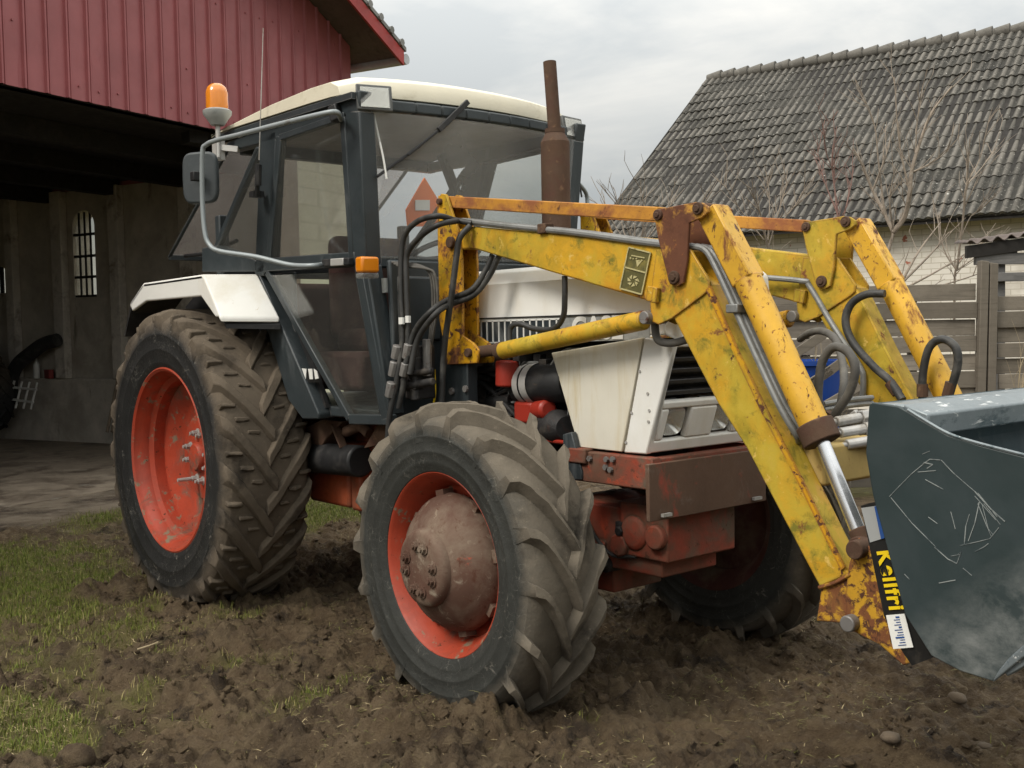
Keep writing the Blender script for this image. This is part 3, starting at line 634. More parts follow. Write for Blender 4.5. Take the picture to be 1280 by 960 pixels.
P('grease_line', MB().tube([Vector((2.36, -.22, .76)), Vector((2.52, -.24, .70)), Vector((2.66, -.22, .56)), Vector((2.8, -.2, .56))], .008), 'hose_rubber', axo)
tk = MB().cyl((.34, -.47, .815), (1.16, -.47, .845), .082, n=24); P('battery_box', tk, 'black_part', bevel=.012)
sb = MB().prism([U(u, v, y=-.5) for u, v in ((382, 534), (402, 524), (428, 527), (408, 548), (402, 558), (382, 556))], (0, .12, 0)).bar(U(430, 560, y=-.5), U(418, 530, y=-.5), .05, .012)
sb.tube([U(432, 540, y=-.48), U(450, 533, y=-.46), U(462, 542, y=-.45)], .03)
P('step_bracket', sb, 'rust', bevel=.006)
en = MB().box((2.1, 0, 1.12), (.95, .40, .50)).box((1.9, 0, 1.42), (1.0, .44, .14)).box((2.62, 0, 1.15), (.12, .5, .5)).box((1.75, 0, 1.0), (.3, .5, .5))
for i in range(9):
    x = 1.85+.07*i; en.box((x, -.21-.03*(i % 3), 1.30+.03*((i*7) % 4)), (.045, .09, .05+.02*(i % 2)))
for pts in (((560, 470), (600, 478), (640, 510), (655, 505)), ((600, 462), (622, 470)), ((610, 500), (650, 478), (668, 468), (690, 462)), ((598, 470), (612, 474))):
    en.tube([U(u, v, y=-.27) for u, v in pts], .012)
en.cyl(U(598, 462, y=-.28), U(624, 458, y=-.28), .018).cyl(U(606, 505, y=-.26), U(640, 500, y=-.26), .03)
re_ = random.Random(17)
for k in range(46):
    x, z, y = re_.uniform(1.86, 2.58), re_.uniform(.93, 1.34), -.20-re_.uniform(.0, .07)
    if k % 3 == 0: en.cyl((x, y+.05, z), (x+re_.uniform(-.05, .05), y-.02, z+re_.uniform(-.05, .05)), re_.uniform(.012, .03), n=10)
    elif k % 3 == 1: en.box((x, y, z), (re_.uniform(.02, .09), .05, re_.uniform(.02, .07)))
    else: en.tube([Vector((x, y, z)), Vector((x+.06, y-.03, z+re_.uniform(-.08, .08))), Vector((x+re_.uniform(.10, .2), y, z+re_.uniform(-.15, .15)))], re_.uniform(.006, .013), 8)
P('engine', en, 'black_engine', bevel=.008)
for k in range(5):
    x, z = 1.95+.13*k, 1.0+.06*((k*3) % 5); P('fuel_pipe', MB().tube([Vector((x, -.26, z)), Vector((x+.05, -.285, z+.09)), Vector((x+.12, -.27, z+.16)), Vector((x+.2, -.25, z+.17))], .006), 'steel_pipe')
f1, f2 = U(634, 451, y=-.33), U(634, 483, y=-.33)
P('oil_filter', MB().cyl(f1, f2, .052, n=24), 'filter_red', bevel=.008)
ac = U(690, 478, y=-.20); a0, a1 = U(652, 480, y=-.26), U(722, 478, y=-.26)
cl = MB().lathe([(.0, -.02), (.075, -.012), (.085, 0), (.085, .30), (.07, .32)], a0, a1-a0, 28); acl = P('air_cleaner', cl, 'black_part', smooth=40)
dd = (a1-a0).normalized(); P('clamp_band', MB().lathe([(.089, .035), (.0895, .07)], a0, dd, 28, close=False).lathe([(.089, .08), (.0895, .125)], a0, dd, 28, close=False), 'aluminium', acl)
b0 = U(694, 533, y=-.26); P('alternator', MB().lathe([(.0, -.09), (.06, -.085), (.075, -.05), (.075, .06), (.05, .1), (0, .1)], b0, (.8, -.2, 0), 24), 'black_engine', smooth=35)
b0 = U(664, 515, y=-.26); pu = P('injection_pump', MB().box(b0, (.13, .1, .1)).cyl(U(672, 512, y=-.27), U(686, 512, y=-.30), .045), 'filter_red', bevel=.015)
P('battery_cable', MB().tube([U(672, 546, y=-.30), U(690, 551, y=-.31), U(706, 553, y=-.32)], .009), 'filter_red')
fbk = MB().prism([U(u, v, y=-.36) for u, v in ((703, 543), (714, 540), (727, 590), (727, 600), (706, 600))], (0, .03, 0)); P('mounting_bracket', fbk, 'slate_paint', bevel=.004)

# ------------------------------------------------------------------ bonnet and nose
hy = .305
top = 1.775
hd = MB()
prof = [(-hy, 1.462), (-hy-.004, 1.545), (-hy, 1.56), (-hy+.008, 1.70), (-hy+.045, 1.752), (-hy+.11, 1.772), (0, 1.785), (hy-.11, 1.772), (hy-.045, 1.752), (hy-.008, 1.70), (hy, 1.56), (hy+.004, 1.545), (hy, 1.462)]
hd.prism([Vector((1.78, y, z)) for y, z in prof], (1.28, 0, 0))
hood = P('hood', hd, 'white_paint', bevel=.008)
P('hood_seam', MB().box((2.42, -.312, 1.548), (1.27, .008, .006)), 'black_part', hood)
st = MB().prism([U(u, v, y=-.3095) for u, v in ((592, 403), (700, 396), (700, 428), (592, 429))], (0, .003, 0))
stripe = P('side_decal', st, 'decal_stripe', hood, smooth=0)
st = MB().prism([U(u, v, y=-.3095) for u, v in ((701, 396), (812, 389), (812, 424), (701, 428))], (0, .003, 0)); P('side_decal', st, 'decal_silver', hood, smooth=0)
sl = MB()
x0, x1 = U(594, 416, y=-.313).x, U(700, 412, y=-.313).x; z0, z1 = 1.438, 1.536
for k in range(14):
    x = x0+(x1-x0)*k/13.5; sl.box((x, -.3115, (z0+z1)/2), (.008, .004, z1-z0))
sl.box(((x0+x1)/2, -.3115, z1), (x1-x0, .004, .008)).box(((x0+x1)/2, -.3115, z0), (x1-x0, .004, .006)); P('decal_bars', sl, 'decal_white', hood, smooth=0)
qa, qb = U(716, 398, y=-.313), U(776, 395, y=-.313)
Mt = Matrix.Translation(Vector(((qa.x+qb.x)/2, -.3125, qa.z-.045))) @ Matrix.Rotation(PI/2, 4, 'X'); text_mesh('decal_lettering', 'CASE', .125, 'decal_white', hood, Mt, .005, .0005)
def nosex(z): return 2.98+(z-1.01)*.33
# side panel and cowl, both leaning with the nose
for s in (-1, 1):
    q = [U(u, v, y=-.325) for u, v in ((689, 441), (803, 422), (777, 565), (723, 559))]
    if s > 0: q = [Vector((p.x, -p.y, p.z)) for p in q]
    P('side_panel', MB().prism(q, (0, -s*.02, 0)), 'dirty_white_panel', bevel=.004)
    q = [U(u, v, y=-.327) for u, v in ((805.5, 422), (842, 428), (808, 568), (779.5, 566))]
    q2 = [Vector((p.x, -p.y*s*-1 if s > 0 else p.y, p.z)) for p in q]
    if s > 0: q2 = [Vector((p.x, .327, p.z)) for p in q]
    P('nose_side', MB().prism(q2, (0, -s*.03, 0)), 'white_paint', bevel=.006)
    if s < 0:
        rv = MB()
        for (u, v) in ((800, 464), (810, 492), (790, 516), (812, 513), (811, 527), (783, 553)):
            c = U(u, v, y=-.327); rv.cyl(c, c-Vector((0, .004, 0)), .006, n=8)
        P('rivet', rv, 'aluminium')
A_ = U(842, 428, y=-.327); B_ = U(808, 568, y=-.327)          # nose edge top / bottom
def nf(y, t, d=0):  # point on nose front face, t 0 bottom..1 top, d out
    x = B_.x+(A_.x-B_.x)*t; z = B_.z+(A_.z-B_.z)*t
    return Vector((x+d, y, z-d*.3))
fr_ = MB()
W = .325
def facebox(m, y0, y1, t0, t1, d0=-.03, d1=.0):
    m.hexa([nf(y0, t0, d0), nf(y1, t0, d0), nf(y1, t0, d1), nf(y0, t0, d1), nf(y0, t1, d0), nf(y1, t1, d0), nf(y1, t1, d1), nf(y0, t1, d1)])
facebox(fr_, -W, W, 0, .115); facebox(fr_, -W, -W+.03, .115, 1); facebox(fr_, W-.03, W, .115, 1); facebox(fr_, -W+.03, W-.03, .40, .47); facebox(fr_, -W+.03, W-.03, .95, 1.0)
facebox(fr_, -.122, .036, .115, .40); facebox(fr_, .166, W-.03, .115, .40); facebox(fr_, -W+.03, -.252, .115, .40)
nose = P('nose_frame', fr_, 'white_paint', bevel=.008)
P('bonnet_top_edge', MB().hexa([Vector((3.02, -.30, 1.47)), Vector((3.02, .30, 1.47)), nf(.30, 1.0), nf(-.30, 1.0), Vector((3.02, -.28, 1.76)), Vector((3.02, .28, 1.76)), Vector((3.12, .27, 1.70)), Vector((3.12, -.27, 1.70))]), 'white_paint', bevel=.02)
gr = MB(); facebox(gr, -W+.04, W-.04, .45, .97, -.10, -.07)
for k in range(5):
    t = .49+.1*k; gr.hexa([nf(-W+.045, t, -.07), nf(W-.045, t, -.07), nf(W-.045, t+.02, -.02), nf(-W+.045, t+.02, -.02), nf(-W+.045, t+.055, -.07), nf(W-.045, t+.055, -.07), nf(W-.045, t+.06, -.022), nf(-W+.045, t+.06, -.022)])
P('grille', gr, 'grille_black', bevel=.004)
for s in (-1, 1):
    yc = -.187 if s < 0 else .101
    lb = MB(); facebox(lb, yc-.075, yc+.075, .11, .41, -.10, -.075); lo = P('headlight', lb, 'grille_black')
    def rr(d, gx, gz):   # rounded rectangle on the lamp recess
        o = []
        for k in range(24):
            a_ = 2*PI*k/24; ca, sa = math.cos(a_), math.sin(a_); o.append(nf(yc+gx*math.copysign(abs(ca)**.5, ca), .262+gz*math.copysign(abs(sa)**.5, sa), d))
        return o
    R0, R1 = rr(-.060, .035, .07), rr(-.022, .060, .128); m = MB(); m.add(R0+R1, [(i, (i+1) % 24, (i+1) % 24+24, i+24) for i in range(24)]+[tuple(range(24))]); P('reflector', m, 'reflector', lo, smooth=60)
    m = MB(); Q0, Q1 = rr(-.020, .060, .130), rr(-.008, .046, .100); m.add(Q0+Q1, [(i, (i+1) % 24, (i+1) % 24+24, i+24) for i in range(24)]+[tuple(range(24, 48))]); P('lens', m, 'lamp_lens', lo, smooth=60)
ex = MB().cyl((1.83, .28, 1.74), (1.83, .28, 2.42), .072, n=28).cyl((1.83, .28, 2.42), (1.83, .28, 2.47), .072, .045, n=28); exo = P('muffler', ex, 'rust', smooth=40)
P('exhaust_stack', MB().cyl((1.83, .28, 2.46), (1.80, .28, 2.82), .033, n=20, caps=False).cyl((1.83, .28, 2.46), (1.80, .28, 2.815), .028, n=20, caps=False), 'rust', exo)
P('clamp_band', MB().cyl((1.83, .28, 2.465), (1.83, .28, 2.485), .05, n=24), 'rust', exo)
P('chassis_subframe', MB().box(U(575, 478, y=-.40), (.19, .06, .26)).box((1.95, .43, 1.2), (.19, .06, .3)).box((1.96, 0, .92), (.2, .9, .1)), 'slate_paint', bevel=.006)
for u, v in ((566, 489), (583, 486)):
    c = U(u, v, y=-.432); P('bolt', MB().cyl(c, c-Vector((0, .012, 0)), .016, n=8), 'bolt_steel')

# ------------------------------------------------------------------ cab
SP0, SN = (0, -.74, 2.5), (0, 1, .066)
def S(u, v, d=0):
    """point of the cab's near side plane; d pushes it outwards"""
    p = UP(u, v, SP0, SN); return p+Vector((0, -d, 0))
YC = -.04   # the cab sits a little off the axis of the fit
def flip(p): return Vector((p.x, 2*YC-p.y, p.z))
def panel(m, pts, th):  # thin panel, pts on the near side plane, thickness inwards
    return m.prism(pts, (0, th, 0))
def strip(m, a, b, w0, w1, th):
    """pillar between side-plane points a and b (lists of left/right pixel pairs)"""
    return m.prism([S(*a[0]), S(*a[1]), S(*b[1]), S(*b[0])], (0, th, 0))
cf = MB()
# A pillar, kinked at sill level
top_l, top_r = (431, 138), (449, 138); mid_l, mid_r = (441, 330), (458, 330); bot_l, bot_r = (474, 521), (488, 519)
strip(cf, (top_l, top_r), (mid_l, mid_r), 0, 0, .085); strip(cf, (mid_l, mid_r), (bot_l, bot_r), 0, 0, .085)
# B pillar, roof rail, sill rail
strip(cf, ((325, 168), (345, 163)), ((318, 342), (337, 340)), 0, 0, .06)
strip(cf, ((325, 157), (325, 176)), ((452, 108), (452, 138)), 0, 0, .07) if False else cf.prism([S(283, 178), S(283, 190), S(345, 175), S(433, 143), S(449, 140), S(449, 112)], (0, .07, 0))
cf.prism([S(318, 325), S(318, 345), S(330, 345), S(330, 325)], (0, .06, 0))
# slanted strut of the rear quarter
strip(cf, ((319, 183), (326, 183)), ((266, 309), (272, 309)), 0, 0, .035)
cf.prism([S(252, 310), S(252, 340), S(322, 340), S(322, 326), S(272, 306)], (0, .05, 0))
near = cf.v[:]
cab = MB(); cab.v = cf.v[:]; cab.f = cf.f[:]
mm = cf.mirror(YC); cab.add(mm.v, mm.f)
# front cross members
pt, pm, pb = S(447, 140), S(457, 325), S(487, 519)
def cross(m, a, h, dpt, dz=0, dx=0, bow=.09):
    y0 = a.y+.02-YC; n = 10; R_ = []
    for i in range(n+1):
        y = y0-2*y0*i/n; x = a.x+dx+bow*(1-(y/y0)**2)
        y += YC; R_.append([Vector((x-dpt, y, a.z-h/2+dz)), Vector((x, y, a.z-h/2+dz)), Vector((x, y, a.z+h/2+dz)), Vector((x-dpt, y, a.z+h/2+dz))])
    for i in range(n): m.hexa(R_[i]+R_[i+1])
cross(cab, pt, .05, .06, .045, -.012); cross(cab, pm, .055, .06, -.005, -.004, .04)
cab.box((.30, 0, 2.52), (.06, 1.3, .07)).box((.06, 0, 1.86), (.06, 1.36, .07)).box((.75, 0, 1.10), (1.75, 1.15, .05))
for s in (-1, 1): cab.box((.05, YC+s*.62, 2.0), (.06, .06, .35)).box((.42, s*.60, 1.47), (.70, .02, .70))
cab.prism([S(322, 340), S(345, 392), S(372, 455), S(398, 517), S(398, 524), S(378, 524), S(360, 500), S(330, 400)], (0, .10, 0))
P_cab = P('cab_frame', cab, 'slate_paint', bevel=.008)
fp = MB()
fp.prism([Vector((1.68, -.62, 1.825)), Vector((1.68, -.30, 1.825)), Vector((1.66, -.28, 1.10)), Vector((1.69, -.605, 1.10))], (-.03, 0, 0)); fp.prism([Vector((1.68, .62, 1.825)), Vector((1.68, -.31, 1.825)), Vector((1.66, -.29, 1.35)), Vector((1.69, .605, 1.10))], (-.034, 0, 0))
fp.box((1.675, -.46, 1.60), (.03, .24, .30))
P('front_panel', fp, 'slate_paint', bevel=.01)
# door: frame bars + glass
dr = MB()
def dbar(a, b, w, th=.035):
    A, B = S(*a, .004), S(*b, .004); return dr.bar(A+Vector((0, th/2, 0)), B+Vector((0, th/2, 0)), w, th, (0, 1, 0)) if False else dr.bar(A+Vector((0, th/2, 0)), B+Vector((0, th/2, 0)), th, w, (0, 0, 1)) if abs(A.z-B.z) < .15 else dr.bar(A+Vector((0, th/2, 0)), B+Vector((0, th/2, 0)), th, w, (1, 0, 0))
dbar((349, 172), (430, 144), .035); dbar((349, 170), (336, 325), .05); dbar((428, 146), (440, 330), .045); dbar((334, 331), (444, 324), .07)
dbar((333, 340), (436, 524), .04); dbar((447, 330), (482, 524), .065); dbar((436, 524), (490, 525), .05)
door = P('cab_door', dr, 'slate_paint', bevel=.006)
P('door_glass', MB().prism([S(351, 172), S(429, 146), S(439, 322), S(338, 326)], (0, .006, 0)), 'cab_glass', door, smooth=0)
P('door_glass', MB().prism([S(338, 344), S(450, 340), S(480, 520), S(438, 522)], (0, .006, 0)), 'cab_glass', door, smooth=0)
hdl = MB().bar(S(412, 329, .03), S(446, 327, .03), .03, .035); P('door_handle', hdl, 'black_part', door, bevel=.005); P('latch_plate', MB().bar(S(424, 328.5, .04), S(440, 327.5, .04), .02, .035), 'aluminium', door, bevel=.004)
for pts in (((351, 172), (429, 146), (439, 322), (338, 326)), ((338, 344), (450, 340), (480, 520), (438, 522))):
    P('far_door_glass', MB().prism([flip(S(*q)) for q in pts], (0, .006, 0)), 'cab_glass', tr, smooth=0).name = 'door_glass'
fd = MB(); fd.v = [flip(p) for p in dr.v]; fd.f = [f[::-1] for f in dr.f]; P('cab_door', fd, 'slate_paint', bevel=.006)
for s in (0, 1):
    q = [S(319, 186), S(324, 186), S(320, 325), S(272, 308)]
    if s: q = [flip(p) for p in q]
    P('quarter_window', MB().prism(q, (0, .006, 0)), 'cab_glass', smooth=0)
# windscreen
wt, wb = S(450, 134), S(459, 322)
ws = MB(); n = 12; vs = []
for i in range(n+1):
    k = -1+2*i/n; bw = 1-k*k
    vs += [Vector((wt.x-.012+.088*bw, YC-(wt.y+.06-YC)*k, wt.z-.01)), Vector((wb.x-.012+.04*bw, YC-(wb.y+.06-YC)*k, wb.z))]
ws.add(vs, [(2*i, 2*i+1, 2*i+3, 2*i+2) for i in range(n)])
P('windscreen', ws, 'windscreen_glass', smooth=60)
# far part of the cab: rear window frame swung out at the bottom
ra, rb_ = Vector((.10, -.62, 2.565)), Vector((-.80, -.62, 1.995))
rw = MB()
for y in (-.62, .62): rw.bar((ra.x, y, ra.z), (rb_.x, y, rb_.z), .022, .012)
rw.bar(rb_, (rb_.x, .62, rb_.z), .03, .035); rw.bar(ra, (ra.x, .62, ra.z), .03, .03)
rwo = P('rear_window', rw, 'slate_paint', bevel=.004)
P('rear_glass', MB().prism([ra, rb_, Vector((rb_.x, .62, rb_.z)), Vector((ra.x, .62, ra.z))], (0, 0, .006)), 'rear_flap_glass', rwo, smooth=0)
gs = MB().tube([S(275, 300, -.1), Vector((-.35, -.55, 2.0)), Vector((-.72, -.55, 2.0))], .012); P('gas_strut', gs, 'black_part', rwo)
# roof
zr_ = [S(283, 181), S(449, 114)]
rf = MB()
r0, r1 = U(281, 178, y=-.75), U(444, 116, y=-.78)
t0, t1, t2 = U(283, 173, y=-.75), U(440, 103, y=-.78), U(345, 140, y=-.75)
hw_ = .725
xs = [(.17, 2.600, 2.615), (.40, 2.597, 2.645), (.9, 2.59, 2.675), (1.35, 2.585, 2.685), (1.56, 2.58, 2.68), (1.635, 2.575, 2.65), (1.655, 2.575, 2.61)]
ny_ = 13; vs = []
for (x, zb, zt) in xs:
    for j in range(ny_):
        w = -1+2*j/(ny_-1); bow = .13*(w*w)*(max(0, (x-.6)/1.1)); vs.append(Vector((x-bow, YC+hw_*w, zt-.02*abs(w)**3+(.012 if abs(w) < .99 else -.012))))
top_n = len(vs)
for (x, zb, zt) in xs:
    for j in range(ny_):
        w = -1+2*j/(ny_-1); bow = .13*(w*w)*(max(0, (x-.6)/1.1)); vs.append(Vector((x-bow, YC+hw_*w, zb)))
fs = []; nxx = len(xs)
for i in range(nxx-1):
    for j in range(ny_-1):
        a = i*ny_+j; fs.append((a, a+ny_, a+ny_+1, a+1)); b = top_n+a; fs.append((b, b+1, b+ny_+1, b+ny_))
for i in range(nxx-1):
    for j in (0, ny_-1): a = i*ny_+j; fs.append((a, a+ny_, a+ny_+top_n, a+top_n))
for j in range(ny_-1):
    for i in (0, nxx-1): a = i*ny_+j; fs.append((a, a+1, a+1+top_n, a+top_n))
rf.add(vs, fs)
roof = P('cab_roof', rf, 'cream_roof', bevel=.012, seg=3)
rub = MB().bar(Vector((.2, -.752, 2.575)), Vector((1.63, -.757, 2.557)), .02, .03).bar(Vector((1.53, -.70, 2.562)), Vector((1.61, -.38, 2.565)), .02, .025).bar(Vector((1.61, -.38, 2.565)), Vector((1.637, -.04, 2.565)), .02, .025).bar(Vector((1.637, -.04, 2.565)), Vector((1.61, .30, 2.565)), .02, .025).bar(Vector((1.61, .30, 2.565)), Vector((1.53, .62, 2.562)), .02, .025)
P('roof_seal', rub, 'slate_paint', roof)
P('headliner', MB().box((.82, -.04, 2.555), (1.3, 1.30, .012)), 'cab_lining', roof)
# interior
seat = MB().box((.80, 0, 1.45), (.48, .50, .14)).box((.54, 0, 1.75), (.12, .50, .58)).box((.80, 0, 1.28), (.3, .3, .25)); P('driver_seat', seat, 'seat_cloth', bevel=.05, seg=3)
dash = MB().box((1.52, 0, 1.62), (.2, .55, .42)).box((1.50, 0, 1.84), (.26, .5, .05)); P('dashboard', dash, 'black_part', bevel=.03)
sw = MB(); c = Vector((1.25, 0, 1.88)); axv = Vector((-.45, 0, 1)).normalized(); e1 = Vector((0, 1, 0)); e2 = axv.cross(e1)
ring = [c+e1*(.2*math.cos(2*PI*k/24))+e2*(.2*math.sin(2*PI*k/24)) for k in range(25)]
sw.tube(ring, .014, 8, 2); sw.cyl(c-axv*.35, c, .03)
for k in range(3): sw.bar(c, c+e1*(.19*math.cos(2*PI*k/3))+e2*(.19*math.sin(2*PI*k/3)), .02, .01)
P('steering_wheel', sw, 'black_part')
P('cab_floor_box', MB().box((.25, 0, 1.5), (.5, 1.1, .55)).box((.95, -.40, 1.30), (.5, .18, .2)), 'seat_cloth', bevel=.03)
sx = .08
sg = [U(u, v, x=sx) for u, v in ((531, 222), (508, 262), (510, 283), (553, 283), (553, 258))]
cc = sum(sg, Vector())/5
smv = P('warning_triangle', MB().prism(sg, (-.012, 0, 0)), 'smv_orange'); P('warning_plate', MB().prism([U(u, v, x=sx+.004) for u, v in ((519, 250), (537, 250), (537, 263), (519, 263))], (.003, 0, 0)), 'decal_white', smv)
cyl = MB().bar(U(552, 193, x=.62), U(578, 262, x=.62), .05, .05); P('interior_grab_bar', cyl, 'black_part', bevel=.008)
ctr = MB()
for dx, dy, h in ((.02, -.28, .16), (-.05, -.32, .2), (.08, -.22, .12)): ctr.cyl((1.15+dx, dy, 1.5), (1.17+dx, dy, 1.5+h), .01).lathe([(0, -.02), (.02, -.01), (.02, .015), (0, .02)], (1.17+dx, dy, 1.5+h), (0, 0, 1), 12)
P('control_levers', ctr, 'black_part').name = 'control_lever'
# work lamps
for s in (-1, 1):
    c = Vector((1.66, -.665, 2.553)) if s < 0 else Vector((1.625, .60, 2.556))
    fx = lambda z: .012-.02*(z+.06)/.12
    Rl = Matrix.Rotation(-.30*1 if s < 0 else .15, 3, 'Z'); q = lambda x, y, z: c+Rl @ Vector((x, y, z))
    b = MB().hexa([q(-.10, -.06, -.045), q(fx(-.06), -.085, -.06), q(fx(-.06), .085, -.06), q(-.10, .06, -.045), q(-.10, -.06, .05), q(fx(.06), -.085, .06), q(fx(.06), .085, .06), q(-.10, .06, .05)])
    b.box(c+Vector((-.06, 0, -.07)), (.03, .04, .05)); w = P('work_lamp', b, 'grey_lamp', bevel=.006)
    P('reflector', MB().hexa([q(fx(-.045)-.004, -.066, -.045), q(fx(-.045)+.003, -.066, -.045), q(fx(-.045)+.003, .066, -.045), q(fx(-.045)-.004, .066, -.045), q(fx(.045)-.004, -.066, .045), q(fx(.045)+.003, -.066, .045), q(fx(.045)+.003, .066, .045), q(fx(.045)-.004, .066, .045)]), 'reflector', w)
    P('lens', MB().prism([q(fx(-.047)+.008, -.068, -.047), q(fx(-.047)+.008, .068, -.047), q(fx(.047)+.008, .068, .047), q(fx(.047)+.008, -.068, .047)], Rl @ Vector((.002, 0, 0))), 'lamp_lens', w, smooth=0)
    P('lamp_cable', MB().tube([c+Vector((-.04, s*-.0+.02, -.06)), c+Vector((-.03, .03, -.14)), c+Vector((-.01, .045, -.26)), c+Vector((.0, .055, -.36))], .005), 'decal_white' if s < 0 else 'black_part', w)
# wiper
wp = MB().bar(U(585, 127, x=1.735), U(548, 163, x=1.715), .018, .026).bar(U(548, 163, x=1.715), U(510, 194, x=1.685), .008, .012).bar(U(525, 182, x=1.69), U(471, 221, x=1.645), .010, .014)
P('wiper', wp, 'black_part', bevel=.003)
# beacon on its bracket
bc = Vector((.42, -.80, 2.66)); c = U(272, 152, y=-.82)
pole = MB().cyl(c+Vector((0, 0, -.19)), c, .013).bar(c+Vector((-.03, 0, -.13)), Vector((.45, -.74, c.z-.15)), .03, .03).box(c+Vector((-.02, .01, -.15)), (.05, .05, .1)); bcn = P('beacon', pole, 'aluminium')
P('beacon_base', MB().lathe([(.0, -.02), (.035, -.02), (.055, .01), (.074, .035), (.076, .055), (.066, .062), (.055, .066)], c, (0, 0, 1), 32), 'decal_silver', bcn, smooth=40)
P('beacon_dome', MB().lathe([(.058, .062), (.058, .15), (.050, .178), (.03, .196), (.0, .202)], c, (0, 0, 1), 32), 'amber_lens', bcn, smooth=60)
P('beacon_bulb', MB().box(c+Vector((0, 0, .12)), (.045, .01, .06)), 'reflector', bcn)
# whip aerial
q0, q1 = U(322, 248, y=-.80), U(329, 35, y=-.80)
an = P('antenna', MB().cyl(U(324, 200, y=-.80), q1, .0035, .002, n=6), 'aluminium')
P('spring_base', MB().cyl(U(321, 246, y=-.79), U(323, 205, y=-.80), .012, n=10).cyl(U(322.5, 232, y=-.80), U(323, 206, y=-.80), .017, n=10).box(U(321, 243, y=-.77), (.05, .06, .03)), 'black_part', an)
# near mirror on its bowed arm
ma = [S(431, 150, .02), U(420, 140, y=-.83), U(395, 144, y=-.88), U(350, 155, y=-.94), U(300, 168, y=-1.0), U(272, 175, y=-1.03), U(258, 181, y=-1.05), U(253, 192, y=-1.06), U(253, 250, y=-1.06), U(256, 290, y=-1.06), U(262, 306, y=-1.05), U(275, 314, y=-1.03), U(320, 321, y=-.94), U(362, 331, y=-.85), U(392, 332, y=-.80), S(408, 330, .01)]
mi = P('mirror_arm', MB().tube(ma, .012, 10), 'arm_grey', smooth=60)
P('arm_clamp', MB().bar(S(423, 133, .02), S(427, 152, .02), .05, .05), 'black_part', mi, bevel=.006)
mc = U(249, 222, y=-1.02); mx = Vector((.80, .6, 0)).normalized(); mo = MB()
nrm = mx.cross(Vector((0, 0, 1)))
pts = []
for k in range(24):
    a = 2*PI*k/24; ca, sa = math.cos(a), math.sin(a); pts.append(mc+mx*(.098*math.copysign(abs(ca)**.45, ca))+Vector((0, 0, .132*math.copysign(abs(sa)**.45, sa))))
mo.prism([p-nrm*.0 for p in pts], nrm*.035 if nrm.y > 0 else -nrm*.035)
mio = P('mirror_head', mo, 'mirror_grey', bevel=.012, seg=3)
P('mirror_clip', MB().box(mc+Vector((.03, -.028, .0)), (.045, .05, .045)), 'black_part', mio, bevel=.004)
fm = [Vector((1.5, .66, 2.40)), U(712, 218, y=.80), U(724, 230, y=.88), U(733, 243, y=.98), U(734, 262, y=.98), U(732, 300, y=.95)]
P('mirror_arm', MB().tube(fm, .012, 8), 'arm_grey', smooth=60)
# corner indicators
for s in (-1, 1):
    c = Vector((1.68, -.745 if s < 0 else .665, 1.785))
    i_ = P('indicator_lamp', MB().box(c+Vector((-.03, -s*.02, 0)), (.05, .06, .08)), 'black_part', bevel=.006)
    P('indicator_lens', MB().box(c+Vector((.01, 0, .012)), (.06, .095, .072)), 'amber_lens', i_, bevel=.012, seg=3); P('clear_lens', MB().box(c+Vector((.008, 0, -.037)), (.058, .09, .024)), 'lamp_lens', i_, bevel=.006)
# rear fenders: flat top, sloping front
def fender(s):
    yo, yi = .95*s, .62*s
    fo = U(253, 341, y=-.95); xo = fo.x; zt = 1.818
    lo_o = U(276, 396, y=-.95)
    pr = [(-.62, 1.70), (-.40, zt-.008), (xo, zt), (.61, 1.59)]
    fi, fj = U(320, 341, y=-.70), U(351, 397, y=-.685); yi = .69*s; inner = [(-.62, 1.70), (-.40, zt-.008), (fi.x, zt), (fj.x, fj.z)]
    m = MB()
    po = [Vector((x, yo, z)) for x, z in pr]; pi_ = [Vector((x, yi, z)) for x, z in inner]; dn = Vector((0, 0, -.03))
    for k in range(3): m.hexa([po[k]+dn, po[k+1]+dn, pi_[k+1]+dn, pi_[k]+dn, po[k], po[k+1], pi_[k+1], pi_[k]])
    lip = [po[0], po[1], po[2], po[3], po[3]+Vector((-.06, 0, .0)), Vector((xo-.03, yo, zt-.115)), Vector((-.37, yo, zt-.115)), po[0]+Vector((.03, 0, -.05))]
    m.prism(lip, (0, -s*-.02*-1 if False else (.02 if s < 0 else -.02), 0))
    f = P('rear_fender', m, 'white_paint', bevel=.01, seg=3)
    u = MB()
    for k in range(3): u.hexa([po[k]+dn*2+Vector((0, -s*.03, 0)), po[k+1]+dn*2+Vector((0, -s*.03, 0)), pi_[k+1]+dn*2, pi_[k]+dn*2, po[k]+dn*1.2+Vector((0, -s*.03, 0)), po[k+1]+dn*1.2+Vector((0, -s*.03, 0)), pi_[k+1]+dn*1.2, pi_[k]+dn*1.2])
    yl = .60*s; u.prism([Vector((-.66, yl, 1.45)), Vector((-.62, yl, 1.68)), Vector((-.4, yl, 1.78)), Vector((.45, yl, 1.78)), Vector((.85, yl, 1.50)), Vector((1.05, yl, 1.12)), Vector((-.3, yl, 1.0))], (0, -s*.02, 0)); u.prism([po[0]+Vector((0, 0, -.03)), Vector((-.74, yo, 1.50)), Vector((-.74, yi, 1.50)), pi_[0]+Vector((0, 0, -.03))], (.02, 0, 0))
    P('fender_lining', u, 'black_part', f)
fender(-1); fender(1)
st = P('warning_sticker', MB().prism([U(u, v, y=-.644) for u, v in ((377, 462), (392, 461), (400, 478), (380, 478))], (0, .004, 0)), 'decal_black', smooth=0)
